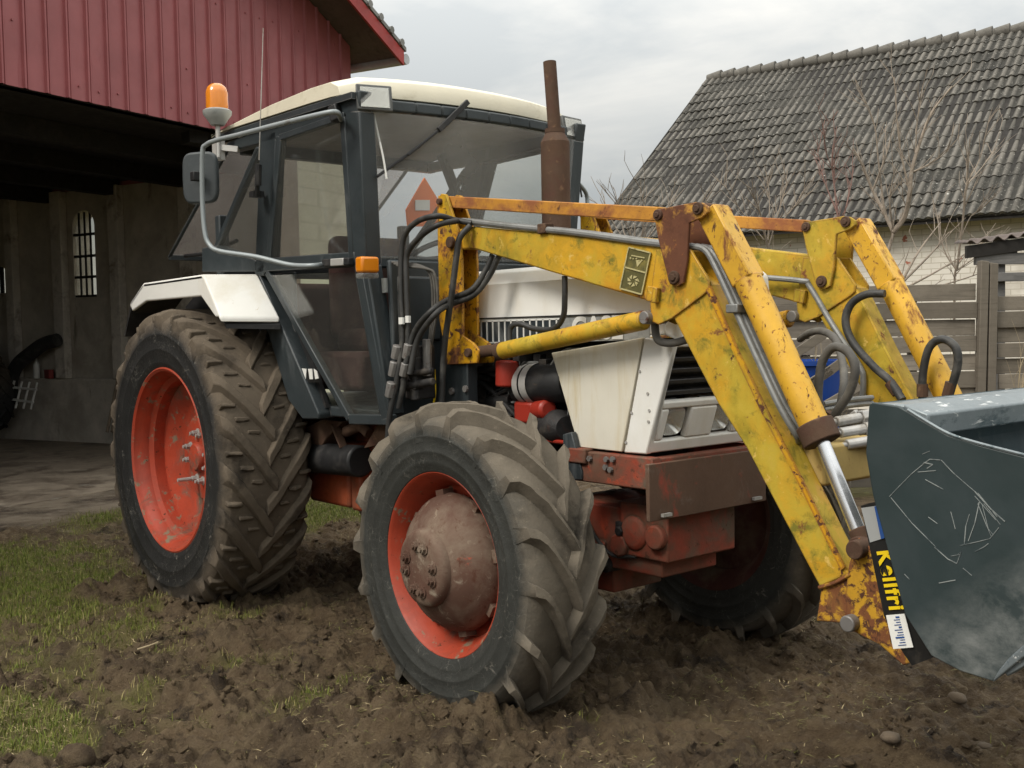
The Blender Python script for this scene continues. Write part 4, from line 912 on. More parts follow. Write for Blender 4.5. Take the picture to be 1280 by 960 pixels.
for pts in (((372, 460), (383, 461), (382, 474), (376, 474)), ((385, 461), (390, 461), (391, 474), (387, 474)), ((392, 461), (396, 464), (398, 473), (394, 474))):
    P('sticker_mark', MB().prism([U(u, v, y=-.649) for u, v in pts], (0, .003, 0)), 'decal_white', st, smooth=0)

# ------------------------------------------------------------------ front loader
YN = -.45
def L(u, v, y=YN): return U(u, v, y=y)
def side(far):
    D = Vector((0, .90 if far else 0, 0))
    def sh(m):
        m.v = [p+D for p in m.v]; return m
    paint = 'yellow_paint'
    # post
    m = MB(); po = [L(*q) for q in ((546, 252), (551, 242), (557, 243), (574, 292), (577, 330), (578, 420), (590, 428), (599, 438), (596, 454), (559, 456), (549, 400))]
    m.prism(po, (0, .014, 0)); m.prism([p+Vector((0, .085, 0)) for p in po], (0, .014, 0))
    m.hexa([p+Vector((0, dy, 0)) for p, dy in ((po[9], .014), (po[9]+Vector((.015, 0, 0)), .014), (po[9]+Vector((.015, 0, 0)), .085), (po[9], .085), (po[0], .014), (po[0]+Vector((.015, 0, 0)), .014), (po[0]+Vector((.015, 0, 0)), .085), (po[0], .085))])
    post = P('loader_post', sh(m), 'yellow_worn', bevel=.003)
    for u, v, r in ((551, 252, .014), (565, 303, .026), (587, 441, .02)):
        c = L(u, v)+D; P('pin', MB().cyl(c+Vector((0, .11, 0)), c-Vector((0, .018, 0)), r, n=16), 'rust', post, bevel=.003)
    # boom : upper and lower arm with knee plate
    m = MB()
    m.prism([L(*q)+Vector((0, .012, 0)) for q in ((562, 288), (588, 283), (720, 295), (830, 309), (852, 330), (815, 378), (807, 376), (720, 350), (590, 311), (566, 312))], (0, .084, 0))
    m.prism([L(*q)+Vector((0, .008, 0)) for q in ((838, 394), (862, 340), (886, 356), (924, 443), (953, 504), (1000, 600), (1054, 710), (1060, 718), (1023, 735), (1008, 707), (975, 644), (931, 560), (895, 504))], (0, .092, 0))
    arm = P('loader_arm', sh(m), paint, bevel=.006)
    m = MB().prism([L(*q)+Vector((0, .010, 0)) for q in ((1024, 736.5), (1061, 719.5), (1070, 750), (1054, 780), (1018, 777))], (0, .088, 0)); m.tube([L(1022, 735)+Vector((0, .006, 0)), L(1042, 729)+Vector((0, .004, 0)), L(1062, 718)+Vector((0, .006, 0))], .008, 6); P('arm_tip', sh(m), 'yellow_rusty', arm, bevel=.004)
    m = MB()
    kp = [L(*q) for q in ((820, 312), (863, 312), (875, 332), (887, 352), (886, 362), (880, 368), (840, 398), (823, 406), (814, 402), (812, 376))]
    m.prism(kp, (0, .012, 0)); m.prism([p+Vector((0, .09, 0)) for p in kp], (0, .012, 0))
    k = P('knee_plate', sh(m), paint, arm, bevel=.003)
    m = MB()
    m.hexa([L(*q)+Vector((0, d, 0)) for d in (-.004, .009) for q in ((810, 357), (826, 360), (824, 379), (808, 376))]).hexa([L(*q)+Vector((0, d, 0)) for d in (-.024, -.003) for q in ((821, 359), (827, 360), (825, 379), (819, 378))]); P('bracket', sh(m), paint, arm, bevel=.003)
    if not far:
        e = [L(*q)-Vector((0, .001, 0)) for q in ((888, 357), (924, 441), (955, 505), (1003, 600), (1056, 709), (1051, 713), (998, 605), (949, 510), (918, 444), (882, 362))]
        P('flange_edge', MB().prism(e, (0, .008, 0)), 'yellow_worn', arm)
    # top link and bellcrank
    m = MB().bar(L(553, 252, -.40), L(827, 268, -.40), .055, .052, (0, 0, 1)); P('link_bar', sh(m), 'orange_rust_bar', bevel=.004)
    bl = [L(720+x/3.43, 230+y/3.43) for x, y in ((345, 128), (360, 110), (525, 78), (555, 82), (580, 100), (580, 122), (552, 145), (497, 168), (488, 330), (472, 425), (445, 440), (415, 430), (405, 400), (365, 240))]
    m = MB().prism([p-Vector((0, .016, 0)) for p in bl], (0, .012, 0)); m.prism([p+Vector((0, .106, 0)) for p in bl], (0, .012, 0))
    bk = P('bellcrank', sh(m), 'rusty_yellow' if not far else 'yellow_paint', bevel=.003)
    for u, v, r in ((877, 261, .022), (827, 269, .02), (847, 347, .024)):
        c = L(u, v)+D; P('pin', MB().cyl(c+Vector((0, .12, 0)), c-Vector((0, .026, 0)), r, n=16).cyl(c-Vector((0, .02, 0)), c-Vector((0, .032, 0)), r*.6, n=6), 'rust', bk, bevel=.003)
    # tilt cylinder
    yc = -.40
    T = lambda u, v: L(u, v, yc)
    a0, a1 = T(891, 264), T(936, 352); b1 = T(1023, 541); r1 = T(1076, 672)
    m = MB().bar(a0, a1, .075, .10, (0, 1, 0)) if False else MB().bar(a0, a1, .085, .085, (0, 1, 0))
    tl = P('tilt_link', sh(m), 'yellow_chipped', bevel=.006)
    m = MB().cyl(a1-(a1-a0)*.03, b1, .049, n=28); tc = P('tilt_cylinder', sh(m), 'yellow_chipped', bevel=.004)
    d = (b1-a1).normalized()
    m = MB().cyl(b1-d*.035, b1+d*.035, .062, n=28); P('gland', sh(m), 'rust', tc, bevel=.005)
    m = MB().cyl(b1, r1, .0245, n=20); P('rod', sh(m), 'chrome_rod', tc)
    m = MB().cyl(r1+Vector((0, .045, 0))+d*.03, r1-Vector((0, .045, 0))+d*.03, .036, n=20); m.cyl(r1-d*.03, r1+d*.01, .03, n=16); P('rod_eye', sh(m), 'rust', tc, bevel=.004)
    # lift cylinder
    yc2 = -.42
    f0, f1, f2, f3 = L(588, 441, yc2), L(627, 438.5, yc2), L(806, 400, yc2), L(817, 397, yc2)
    lc = P('lift_cylinder', sh(MB().cyl(f1, f2, .037, n=28)), 'yellow_paint' if not far else 'yellow_worn', bevel=.006)
    P('rod', sh(MB().cyl(f0, f1+(f2-f1)*.1, .026, n=18).cyl(f1-(f2-f1).normalized()*.02, f1+(f2-f1).normalized()*.01, .040, n=24).cyl(f0+Vector((0, .03, 0)), f0-Vector((0, .02, 0)), .036, n=18)), 'rust', lc, bevel=.003)
    P('pin', sh(MB().cyl(f3+Vector((0, .06, 0)), f3-Vector((0, .055, 0)), .024, n=18)), 'bolt_steel', lc, bevel=.003)
    # foot plate carrying the bucket
    m = MB(); fp_ = [L(*q) for q in ((1060, 706), (1072, 672), (1092, 690), (1108, 760), (1112, 806), (1134, 818), (1139, 828), (1128, 832), (1098, 806), (1058, 786), (1056, 740))]
    m.prism([p+Vector((0, .004, 0)) for p in fp_], (0, .016, 0)); m.prism([p+Vector((0, .085, 0)) for p in fp_], (0, .016, 0)); ft = P('tool_carrier', sh(m), 'yellow_rusty', bevel=.003)
    for u, v, r in ((1065, 778, .026), (1074, 686, .03)):
        c = L(u, v)+D; P('pin', MB().cyl(c+Vector((0, .1, 0)), c-Vector((0, .03, 0)), r, n=18), 'bolt_steel' if v > 700 else 'rust', ft, bevel=.004)
    return arm, bk
armN, bkN = side(False)
armF, bkF = side(True)
for pts in (((1000, 612), (1020, 580)), ((1022, 733), (1054, 716)), ((1025, 770), (1050, 745), (1048, 735))):
    pass
# cross tubes between the arms
xb = MB(); c = U(1012, 578, y=-.35)
xb.hexa([c+Vector(q) for q in ((-.06, 0, -.075), (.06, 0, -.075), (.06, .82, -.075), (-.06, .82, -.075), (-.06, 0, .06), (.06, 0, .06), (.06, .82, .06), (-.06, .82, .06))])
P('cross_beam', xb, 'tan_beam', bevel=.012)
P('tool_carrier_tube', MB().cyl((4.05, -.42, .60), (4.05, .52, .60), .05, n=20), 'rusty_yellow')
mf = MB()
for k, (u, v) in enumerate(((1045, 527), (1050, 541), (1058, 556))):
    a = U(u, v, y=-.22); b = U(u+30, v-5, y=-.12); mf.cyl(U(u-25, v+5, y=-.3), a, .010, n=8).cyl(a, b, .018, n=10).cyl(b, b+(b-a)*.5, .026, n=6)
mf.prism([U(u, v, y=-.12) for u, v in ((1068, 512), (1083, 540), (1074, 545), (1058, 520))], (0, .02, 0))
P('quick_coupler', mf, 'aluminium', bevel=.003)
mf = MB()
for v0 in (0, 7): mf.tube([U(1030, 505+v0, y=-.05), U(1060, 500+v0, y=.05), U(1090, 497+v0, y=.2)], .010)
P('steel_pipe', mf, 'steel_pipe').name = 'steel_pipe'
# loader decal
dq = [L(*q)-Vector((0, -.0095, 0)) for q in ((785, 309), (812, 316), (801, 368), (774, 360.5))]
E0 = Vector((0, -.003, 0))
def dp(a, b, o=0): # bilinear on the decal, a along width, b downwards
    t = dq[0]+(dq[1]-dq[0])*a; w = dq[3]+(dq[2]-dq[3])*a; return t+(w-t)*b+E0*(1+o)
dec = P('maker_decal', MB().prism([dp(0, 0), dp(1, 0), dp(1, 1), dp(0, 1)], (0, .004, 0)), 'decal_olive', armN, smooth=0)
ln = MB()
for a, b in (((0, 0), (1, 0)), ((1, 0), (1, 1)), ((1, 1), (0, 1)), ((0, 1), (0, 0)), ((0, .48), (1, .48))): ln.bar(dp(*a, .6), dp(*b, .6), .004, .005)
for k in range(7):   # whirl of seven blades
    a = 2*PI*k/7; c0 = (.5, .745)
    f = lambda r, w: dp(c0[0]+r*math.cos(w), c0[1]+r*math.sin(w)*.52, .7)
    ln.prism([f(.09, a), f(.24, a+.15), f(.28, a+.75), f(.2, a+.7)], (0, .0015, 0))
for k in range(5): ln.bar(dp(.16+.13*k, .22+.02*(k % 2), .6), dp(.2+.13*k, .26-.03*(k % 3), .6), .003, .005)
ln.prism([dp(.42, .24, .6), dp(.70, .24, .6), dp(.55, .40, .6)], (0, .0015, 0)).bar(dp(.2, .17, .6), dp(.8, .15, .6), .003, .004)
P('decal_lines', ln, 'decal_pale', armN, smooth=0)
# steel pipes on the near arm
pp = [L(578, 276, -.44), L(640, 283, -.44), L(720, 291, -.44), L(800, 302, -.44), L(860, 309, -.44)]
P('steel_pipe', MB().tube(pp, .0135, 10), 'steel_pipe')
P('steel_pipe', MB().tube([p+Vector((0, .035, .002)) for p in pp], .0125, 10), 'steel_pipe')
t0, t1 = L(878, 342), L(1054, 712); nrm = Vector((-(t1-t0).z, 0, (t1-t0).x)).normalized(); nrm = -nrm if nrm.x < 0 else nrm
for k in range(3):
    y = -.428+.028*k; q = [Vector((p.x, y, p.z))+nrm*.004 for p in (L(858, 308), L(876, 314), L(890, 338), L(912, 386), L(940, 448), L(968, 508))]+[Vector((L(0, 0).x*0+L(985, 540).x+.01*k, y+.03, L(985, 540).z-.02)), U(1000, 552-8*k, y=-.33), U(1022, 549-9*k, y=-.25)]
    P('steel_pipe', MB().tube(q, .0115, 9), 'steel_pipe')
P('pipe_clamp', MB().bar(Vector((L(911, 388).x, -.45, L(911, 388).z))+nrm*.012, Vector((L(911, 388).x, -.35, L(911, 388).z))+nrm*.012, .05, .03), 'steel_pipe', bevel=.004)
P('pipe_clamp', MB().box(L(682, 286, -.43), (.05, .05, .04)), 'rust', bevel=.004)
P('steel_pipe', MB().tube([L(930, 345, .40), L(1000, 351, .43), L(1012, 358, .44), L(1040, 405, .44), L(1074, 457, .44), L(1079, 475, .44), L(1078, 500, .44)], .012, 9), 'steel_pipe')
# hoses
def hose(pts, r=.013, mat='hose_rubber', label=None): return P('hydraulic_hose', MB().tube([U(u, v, y=y) for u, v, y in pts], r, 10), mat, smooth=60)
hose([(484, 560, -0.690), (487, 520, -0.690), (497, 470, -0.670), (503, 420, -0.650), (501, 350, -0.640), (504, 300, -0.630), (520, 278, -0.620), (546, 270, -0.610), (568, 275, -0.490), (590, 279, -0.450)])
hose([(498, 510, -0.660), (506, 470, -0.650), (510, 420, -0.640), (508, 350, -0.630), (509, 318, -0.620), (524, 297, -0.610), (548, 281, -0.600), (572, 276, -0.490)])
hose([(552, 520, -.52), (555, 440, -.52), (565, 365, -.52), (571, 318, -.51), (575, 297, -.50), (588, 282, -.46)], .014)
hose([(507, 455, -0.660), (518, 415, -0.630), (540, 388, -0.610), (562, 374, -0.500), (590, 362, -0.470), (608, 336, -0.420), (616, 318, -0.400)])
hose([(512, 468, -0.660), (522, 425, -0.630), (545, 392, -0.610), (565, 380, -0.500), (592, 369, -0.460), (611, 346, -0.420), (624, 320, -0.400)])
hose([(706, 345, -.41), (706, 372, -.41), (704, 396, -.40), (692, 411, -.385), (668, 411, -.38), (650, 405, -.39), (638, 410, -.40), (637, 432, -.41)], .012)
hose([(818, 402, -.40), (822, 424, -.39), (838, 429, -.37), (860, 424, -.35), (880, 418, -.33)], .015, 'hose_dusty')
hose([(1023, 512, -.2), (1023, 485, -.2), (1028, 452, -.2), (1042, 434, -.2), (1060, 440, -.2), (1069, 462, -.2), (1062, 490, -.19), (1048, 512, -.18), (1038, 528, -.17)], .0155, 'hose_dusty')
hose([(1000, 424, .40), (1012, 416, .3), (1028, 414, .2), (1044, 424, .1), (1052, 448, .02), (1055, 476, -.05), (1050, 510, -.1)], .0145, 'hose_dusty')
hose([(1106, 367, .42), (1083, 368, .41), (1064, 380, .40), (1057, 402, .39), (1066, 428, .38), (1092, 458, .37), (1112, 476, .36), (1128, 500, .34)], .016, 'hose_rubber')
hose([(1153, 500, .40), (1154, 465, .40), (1162, 434, .40), (1178, 424, .40), (1194, 434, .40), (1197, 456, .40), (1187, 492, .40)], .0155, 'hose_rubber')
for q in ((1112, 478, 1122, 492, .36), (1153, 480, 1153, 496, .40), (1189, 478, 1184, 496, .40), (1040, 516, 1034, 532, -.17)):
    P('hose_fitting', MB().cyl(U(q[0], q[1], y=q[4]), U(q[2], q[3], y=q[4]), .021, n=10), 'rust')
# couplings and valve block between cab and post
vb = MB()
vb.box(U(525, 465, y=-0.550), (.10, .10, .24)).box(U(515, 480, y=-0.590), (.12, .05, .05)).cyl(U(512, 482, y=-0.610), U(542, 477, y=-0.590), .018).cyl(U(512, 468, y=-0.610), U(540, 463, y=-0.590), .015).cyl(U(520, 446, y=-0.590), U(520, 500, y=-0.590), .026)
P('valve_block', vb, 'black_engine', bevel=.006)
vb = MB()
for (u, v, w, z, y, r) in ((497, 432, 494, 448, -0.670, .022), (493, 452, 490, 470, -0.680, .020), (490, 478, 487, 496, -0.690, .024), (511, 430, 508, 448, -0.650, .022), (507, 454, 504, 470, -0.660, .020), (534, 424, 534, 470, -0.560, .022)): vb.cyl(U(u, v, y=y), U(w, z, y=y), r, n=8)
P('hose_coupling', vb, 'bolt_steel', bevel=.003)
vb = MB().box(U(502, 401, y=-0.665), (.03, .012, .03)).box(U(510, 399, y=-0.655), (.025, .012, .03)); P('hose_tag', vb, 'decal_white')
pp = MB()
for k in range(3): pp.tube([U(490+k*3, 328+2*k, y=-0.620), U(525+4*k, 332+2*k, y=-0.580), U(538+3*k, 345, y=-0.560), U(541+3*k, 380, y=-0.550), U(538+2*k, 415, y=-0.550), U(534+2*k, 440, y=-0.540)], .006)
P('wiring_bundle', pp, 'hose_dusty')
P('fuel_line', MB().tube([U(543, 462, y=-.5), U(544, 490, y=-.5), U(541, 510, y=-.5)], .005), 'decal_yellow')
P('grease_filter', MB().cyl(U(481, 348, y=-.62), U(482, 366, y=-.62), .016), 'decal_silver')
fh = MB().prism([U(u, v, y=-.50) for u, v in ((520, 535), (506, 548), (455, 560), (460, 552), (478, 520))], (0, .05, 0)); P('rusty_bracket', fh, 'rust')

# ------------------------------------------------------------------ bucket
YB = -.88
def Bk(u, v): return U(u, v, y=YB)
pr_ = [Bk(1086, 506), Bk(1091, 503), Bk(1123, 508), Bk(1136, 515), Bk(1150, 524), Bk(1185, 544), Bk(1222, 556), Bk(1280, 571), Vector((5.02, YB, 1.11)), Vector((5.16, YB, 1.08)), Vector((4.74, YB, .765)), Bk(1280, 820), Bk(1241, 852), Bk(1200, 839), Bk(1164, 820), Bk(1131, 768), Bk(1091, 620), Bk(1082, 567)]
YF = 1.0
bu = MB().prism(pr_, (0, .014, 0)); bucket = P('bucket', bu, 'bucket_paint', bevel=.003, label='dark teal loader bucket with a scratched side plate')
P('side_plate', MB().prism([Vector((p.x, YF-.014, p.z)) for p in pr_], (0, .014, 0)), 'bucket_paint', bucket, bevel=.003)
# shell : back, curved bottom, lip
sh_ = [pr_[1]+Vector((.01, 0, -.01)), pr_[0]+Vector((.01, 0, -.01)), pr_[17]+Vector((.012, 0, 0)), pr_[16]+Vector((.014, 0, 0)), pr_[15]+Vector((.014, 0, .0)), pr_[14]+Vector((.012, 0, .012)), pr_[13]+Vector((.005, 0, .014)), pr_[12]+Vector((0, 0, .016)), pr_[11]+Vector((-.003, 0, .012)), pr_[10]+Vector((-.01, 0, .01))]
inn = []
for i, p in enumerate(sh_):
    a, b = sh_[max(i-1, 0)], sh_[min(i+1, len(sh_)-1)]; t = (b-a).normalized(); n_ = Vector((-t.z, 0, t.x)); n_ = n_ if n_.x+.6*n_.z > 0 else -n_
    inn.append(p+n_*.01)
shell = MB()
for i in range(len(sh_)-1):
    q = [sh_[i], sh_[i+1], inn[i+1], inn[i]]
    shell.hexa([Vector((p.x, YB+.013, p.z)) for p in q]+[Vector((p.x, YF-.013, p.z)) for p in q])
P('bucket_shell', shell, 'bucket_inside', bucket, smooth=40)
tb0, tb1 = Bk(1124, 508), Bk(1150, 524)
P('top_beam', MB().hexa([Vector((4.37, YB+.006, 1.285)), Vector((4.44, YB+.006, 1.262)), Vector((4.44, YF-.01, 1.262)), Vector((4.37, YF-.01, 1.285)), Vector((4.37, YB+.006, 1.215)), Vector((4.435, YB+.006, 1.205)), Vector((4.435, YF-.01, 1.205)), Vector((4.37, YF-.01, 1.215))][4:]+[Vector((4.37, YB+.006, 1.285)), Vector((4.44, YB+.006, 1.262)), Vector((4.44, YF-.01, 1.262)), Vector((4.37, YF-.01, 1.285))]).box((4.33, .06, 1.275), (.10, 1.84, .014)), 'bucket_worn', bucket, bevel=.006)
P('cutting_edge', MB().bar(Vector((4.63, .06, .655)), Vector((5.16, .06, 1.085)), YF-YB-.01, .022, (0, 0, 1)), 'bucket_worn', bucket, bevel=.004)
P('wear_strip', MB().prism([p+Vector((0, -.006, 0)) for p in (Bk(1241, 853), Bk(1249, 838), Bk(1262, 822), Bk(1280, 806), Vector((4.74, YB, .79)), Vector((4.76, YB, .755)), Bk(1280, 822))], (0, .02, 0)), 'bucket_worn', bucket, bevel=.004)
P('gusset', MB().prism([Vector((4.45, .05, 1.24)), Vector((4.40, .05, .9)), Vector((4.9, .05, 1.0))], (0, .014, 0)), 'bucket_inside', bucket)
P('rim_edge', MB().tube([p+Vector((0, .002, .004)) for p in (Bk(1134, 514), Bk(1150, 524), Bk(1185, 544), Bk(1222, 556), Bk(1280, 571))], .0045, 6), 'bucket_worn', bucket)
# the black end plate behind the side plate, with lettering and stickers
YE = YB+.03
ep = [U(u, v, y=YE) for u, v in ((1076, 632), (1098, 626), (1140, 700), (1170, 800), (1166, 822), (1140, 832), (1128, 815), (1105, 770))]
P('end_plate', MB().prism(ep, (0, .012, 0)), 'decal_black', bucket, smooth=0)
q = [U(u, v, y=YE-.001) for u, v in ((1077, 635), (1097, 632), (1107, 672), (1088, 678))]
P('type_plate', MB().prism(q, (0, -.002, 0)), 'decal_grey', bucket, smooth=0)
P('sticker_band', MB().prism([U(u, v, y=YE-.0035) for u, v in ((1093, 633), (1097, 632.5), (1107, 672), (1101.5, 674))], (0, -.001, 0)), 'decal_blue', bucket, smooth=0)
a, b = U(1104, 684, y=YE-.002), U(1122, 766, y=YE-.002)    # text runs downwards
tx = (b-a).normalized(); ty = Vector((0, -1, 0)).cross(tx)*1.0
ty = ty if ty.x > 0 else -ty
Ln = (b-a).length
Mx = Matrix((tx, ty, tx.cross(ty))).transposed().to_4x4(); Mx.translation = (a+b)/2+ty*.000
text_mesh('maker_lettering', 'Kellfri', Ln/3.05, 'decal_yellow', bucket, Mx @ Matrix.Translation((0, 0, .0015)) @ Matrix.Diagonal((1, 1.15, 1, 1)), .0018, .0006, 0, 1.12)
q = [U(u, v, y=YB-.001) if False else U(u, v, y=YE-.004) for u, v in ((1108, 769), (1131, 767), (1142, 809), (1117, 811))]
stk = P('sticker', MB().prism(q, (0, -.002, 0)), 'decal_white', bucket, smooth=0)
sl = MB()
for k in range(12):
    t = .08+.075*k; a = q[1]+(q[2]-q[1])*t; b = q[0]+(q[3]-q[0])*t; w = (.25, .4, .3, .45, .2, .5, .35, .42, .55, .3, .38, .5)[k]
    sl.bar(a+(b-a)*.3-Vector((0, .003, 0)), a+(b-a)*(.3+w*.8)-Vector((0, .003, 0)), .001, .0018 if k % 4 else .004)
P('sticker_print', sl, 'decal_blue', bucket, smooth=0)
# scratches in the paint, thin and shallow, following the shape seen on the plate
def zp(x, y): return Bk(960+x/2.667, 500+y/2.667)-Vector((0, .0006, 0))
scs = [((405, 322), (440, 285), (480, 245), (520, 212)), ((515, 215), (540, 197), (575, 200)), ((520, 208), (550, 215), (530, 228)), ((578, 200), (620, 245), (690, 305), (745, 365), (790, 405)), ((410, 325), (480, 410), (560, 490)), ((555, 490), (600, 530), (630, 545)),
       ((630, 545), (645, 505), (632, 515)), ((640, 485), (700, 472), (740, 462), (770, 425)), ((610, 372), (625, 430)), ((655, 480), (660, 420), (672, 380)), ((668, 470), (690, 410), (705, 340)), ((700, 345), (730, 420), (745, 455)), ((690, 320), (760, 400)), ((720, 345), (775, 415)), ((700, 310), (765, 390)), ((525, 265), (585, 298)), ((500, 240), (560, 235)), ((535, 390), (565, 412)), ((610, 520), (640, 515)), ((515, 180), (540, 170)), ((715, 350), (735, 430), (752, 450)), ((590, 215), (640, 262)), ((455, 580), (472, 598)), ((570, 610), (625, 600)), ((690, 505), (720, 490), (735, 478)), ((650, 560), (680, 585))]
sc = MB()
for p in scs:
    for k in range(len(p)-1): sc.bar(zp(*p[k]), zp(*p[k+1]), random.choice((.001, .0014)), random.choice((.0010, .0016, .0022)), (0, 0, 1) if abs(p[k][0]-p[k+1][0]) > abs(p[k][1]-p[k+1][1]) else (1, 0, 0))
so = P('scratched_paint', sc, 'scratch', bucket, smooth=0); so['kind'] = 'stuff'

# ------------------------------------------------------------------ red barn
bn = thing('barn', 'red sheet metal clad barn with a wide dark open bay behind the tractor', 'barn', barn(0, 0, 0))
TC, ZB = 4.83, 3.633
def roofz(t): return 4.86+.47*(5.17-t) if t > -1.2 else 4.86+.47*6.37-.47*(-1.2-t)
cl = MB(); pitch = .22; t = -7.0; k = 0
prof = []
t = TC
while t > -7.2:
    prof += [(t, 0), (t-.150, 0), (t-.158, .012), (t-.166, .012), (t-.172, .0), (t-.180, .0), (t-.189, .026), (t-.206, .026), (t-.214, 0)]; t -= pitch
prof = prof[::-1]
vs = []; fs = []
for i, (t, o) in enumerate(prof):
    for z in (ZB, roofz(t)-.02): vs.append(barn(t, -o, z))
for i in range(len(prof)-1): fs.append((2*i, 2*i+2, 2*i+3, 2*i+1))
cl.add(vs, fs)
def BP(name, m, mat, **k): return m.build(name, mat, bn, **k)
rs = random.Random(8)
for k in range(60):
    t = TC-.075-pitch*rs.randrange(0, 34); z = rs.choice((3.75, 4.18, 4.95, 5.6))+rs.uniform(-.02, .02)
    cl.cyl(barn(t, .0, z), barn(t, -.012, z), .012, .009, n=8)
BP('wall_cladding', cl, 'cladding_red', smooth=0)
m = MB(); m.prism([barn(TC, .03, ZB), barn(TC, .03, roofz(TC)-.02), barn(-1.2, .03, roofz(-1.2)), barn(-7.2, .03, roofz(-7.2)), barn(-7.2, .03, ZB)], BS*.12); BP('gable_frame', m, 'dark_timber')
m = MB(); m.hexa([barn(TC, -.004, ZB-.01), barn(TC, .0, ZB-.01), barn(TC+.012, 13.5, ZB-.01), barn(TC+.012, 13.5, ZB-.01)] + [barn(TC, -.004, 4.9), barn(TC, .0, 4.9), barn(TC+.012, 13.5, 4.9), barn(TC+.012, 13.5, 4.9)]) if False else m.hexa([barn(TC-.02, .01, ZB), barn(TC+.02, .01, ZB), barn(TC+.02, 13.5, ZB), barn(TC-.02, 13.5, ZB), barn(TC-.02, .01, 4.98), barn(TC+.02, .01, 4.98), barn(TC+.02, 13.5, 4.98), barn(TC-.02, 13.5, 4.98)])
BP('side_cladding', m, 'cladding_red')
# lower walls
m = MB(); m.hexa([barn(3.80, .05, -.1), barn(TC, .05, -.1), barn(TC, .35, -.1), barn(3.80, .35, -.1), barn(3.80, .05, ZB+.04), barn(TC, .05, ZB+.04), barn(TC, .35, ZB+.04), barn(3.80, .35, ZB+.04)]); BP('front_wall', m, 'pale_block_wall')
m = MB(); m.hexa([barn(3.46, .0, -.1), barn(3.79, .0, -.1), barn(3.79, .22, -.1), barn(3.46, .22, -.1), barn(3.46, .0, ZB+.02), barn(3.79, .0, ZB+.02), barn(3.79, .22, ZB+.02), barn(3.46, .22, ZB+.02)]); BP('door_post', m, 'post_wood', bevel=.01)
m = MB(); m.hexa([barn(-7.2, .06, ZB-.0), barn(3.45, .06, ZB-.0), barn(3.45, .32, ZB), barn(-7.2, .32, ZB), barn(-7.2, .06, ZB+.3), barn(3.45, .06, ZB+.3), barn(3.45, .32, ZB+.3), barn(-7.2, .32, ZB+.3)]); m.box(barn(2.5, .3, ZB-.06), (.2, .2, .12)); BP('lintel', m, 'dark_timber')
# side wall with openings, interior face at TI
TI = TC-.03; T2 = TC+.27
def wallblk(m, s0, s1, z0, z1, ta=TI, tb=T2): m.hexa([barn(ta, s0, z0), barn(tb, s0, z0), barn(tb, s1, z0), barn(ta, s1, z0), barn(ta, s0, z1), barn(tb, s0, z1), barn(tb, s1, z1), barn(ta, s1, z1)])
W1 = (4.56, 5.02, 2.10, 3.12); W2 = (6.45, 7.1, 2.22, 2.62)
m = MB(); wallblk(m, .36, W1[0], -.1, ZB); wallblk(m, W1[0], W1[1], -.1, W1[2]); wallblk(m, W1[0], W1[1], 3.345, ZB); wallblk(m, W1[1], W2[0], -.1, ZB); wallblk(m, W2[0], W2[1], -.1, W2[2]); wallblk(m, W2[0], W2[1], W2[3], ZB); wallblk(m, W2[1], 13.5, -.1, ZB)
# arch fillets
cs = (W1[0]+W1[1])/2; rr = (W1[1]-W1[0])/2
for sg in (-1, 1):
    arc = [(cs+sg*rr*math.cos(a), W1[3]+rr*math.sin(a)*.98) for a in [PI/2*k/8 for k in range(9)]]
    m.prism([barn(TI, s, z) for s, z in arc]+[barn(TI, cs, 3.345), barn(TI, cs+sg*rr, 3.345)], BD*(T2-TI))
BP('side_wall', m, 'barn_plaster')
m = MB(); wallblk(m, .4, 13.4, -.1, .93, TI-.10, TI-.002); BP('wall_plinth', m, 'barn_plaster', bevel=.02)
for s0, s1 in ((5.12, 5.34), (3.95, 4.15), (6.2, 6.38), (2.6, 2.8)):
    m = MB(); wallblk(m, s0, s1, .93, ZB, TI-.13, TI-.004); BP('pilaster', m, 'barn_pillar', bevel=.012)
m = MB(); m.prism([barn(TI+.045, s, z) for s, z in ((W1[0], W1[2]), (W1[1], W1[2]), (W1[1], 3.34), (W1[0], 3.34))], BD*.004); wn = BP('window', m, 'dusty_pane', smooth=0)
bars = MB()
for k in range(1, 4): s = W1[0]+(W1[1]-W1[0])*k/4; bars.hexa([barn(TI+.015, s-.012, W1[2]), barn(TI+.035, s-.012, W1[2]), barn(TI+.035, s+.012, W1[2]), barn(TI+.015, s+.012, W1[2]), barn(TI+.015, s-.012, 3.32), barn(TI+.035, s-.012, 3.32), barn(TI+.035, s+.012, 3.32), barn(TI+.015, s+.012, 3.32)])
for z in (2.115, 2.39, 2.69, 3.0): bars.hexa([barn(TI+.01, W1[0], z-.018), barn(TI+.04, W1[0], z-.018), barn(TI+.04, W1[1], z-.018), barn(TI+.01, W1[1], z-.018), barn(TI+.01, W1[0], z+.018), barn(TI+.04, W1[0], z+.018), barn(TI+.04, W1[1], z+.018), barn(TI+.01, W1[1], z+.018)])
bars.build('glazing_bars', 'dark_timber', wn)
m = MB(); m.prism([barn(TI+.12, s, z) for s, z in ((W2[0], W2[2]), (W2[1], W2[2]), (W2[1], W2[3]), (W2[0], W2[3]))], BD*.004); wn = BP('window', m, 'dusty_pane', smooth=0)
bars = MB()
for k in range(1, 5): s = W2[0]+(W2[1]-W2[0])*k/5; bars.hexa([barn(TI+.05, s-.035, W2[2]), barn(TI+.08, s-.035, W2[2]), barn(TI+.08, s+.035, W2[2]), barn(TI+.05, s+.035, W2[2]), barn(TI+.05, s-.035, W2[3]), barn(TI+.08, s-.035, W2[3]), barn(TI+.08, s+.035, W2[3]), barn(TI+.05, s+.035, W2[3])])
bars.build('glazing_bars', 'dark_timber', wn)
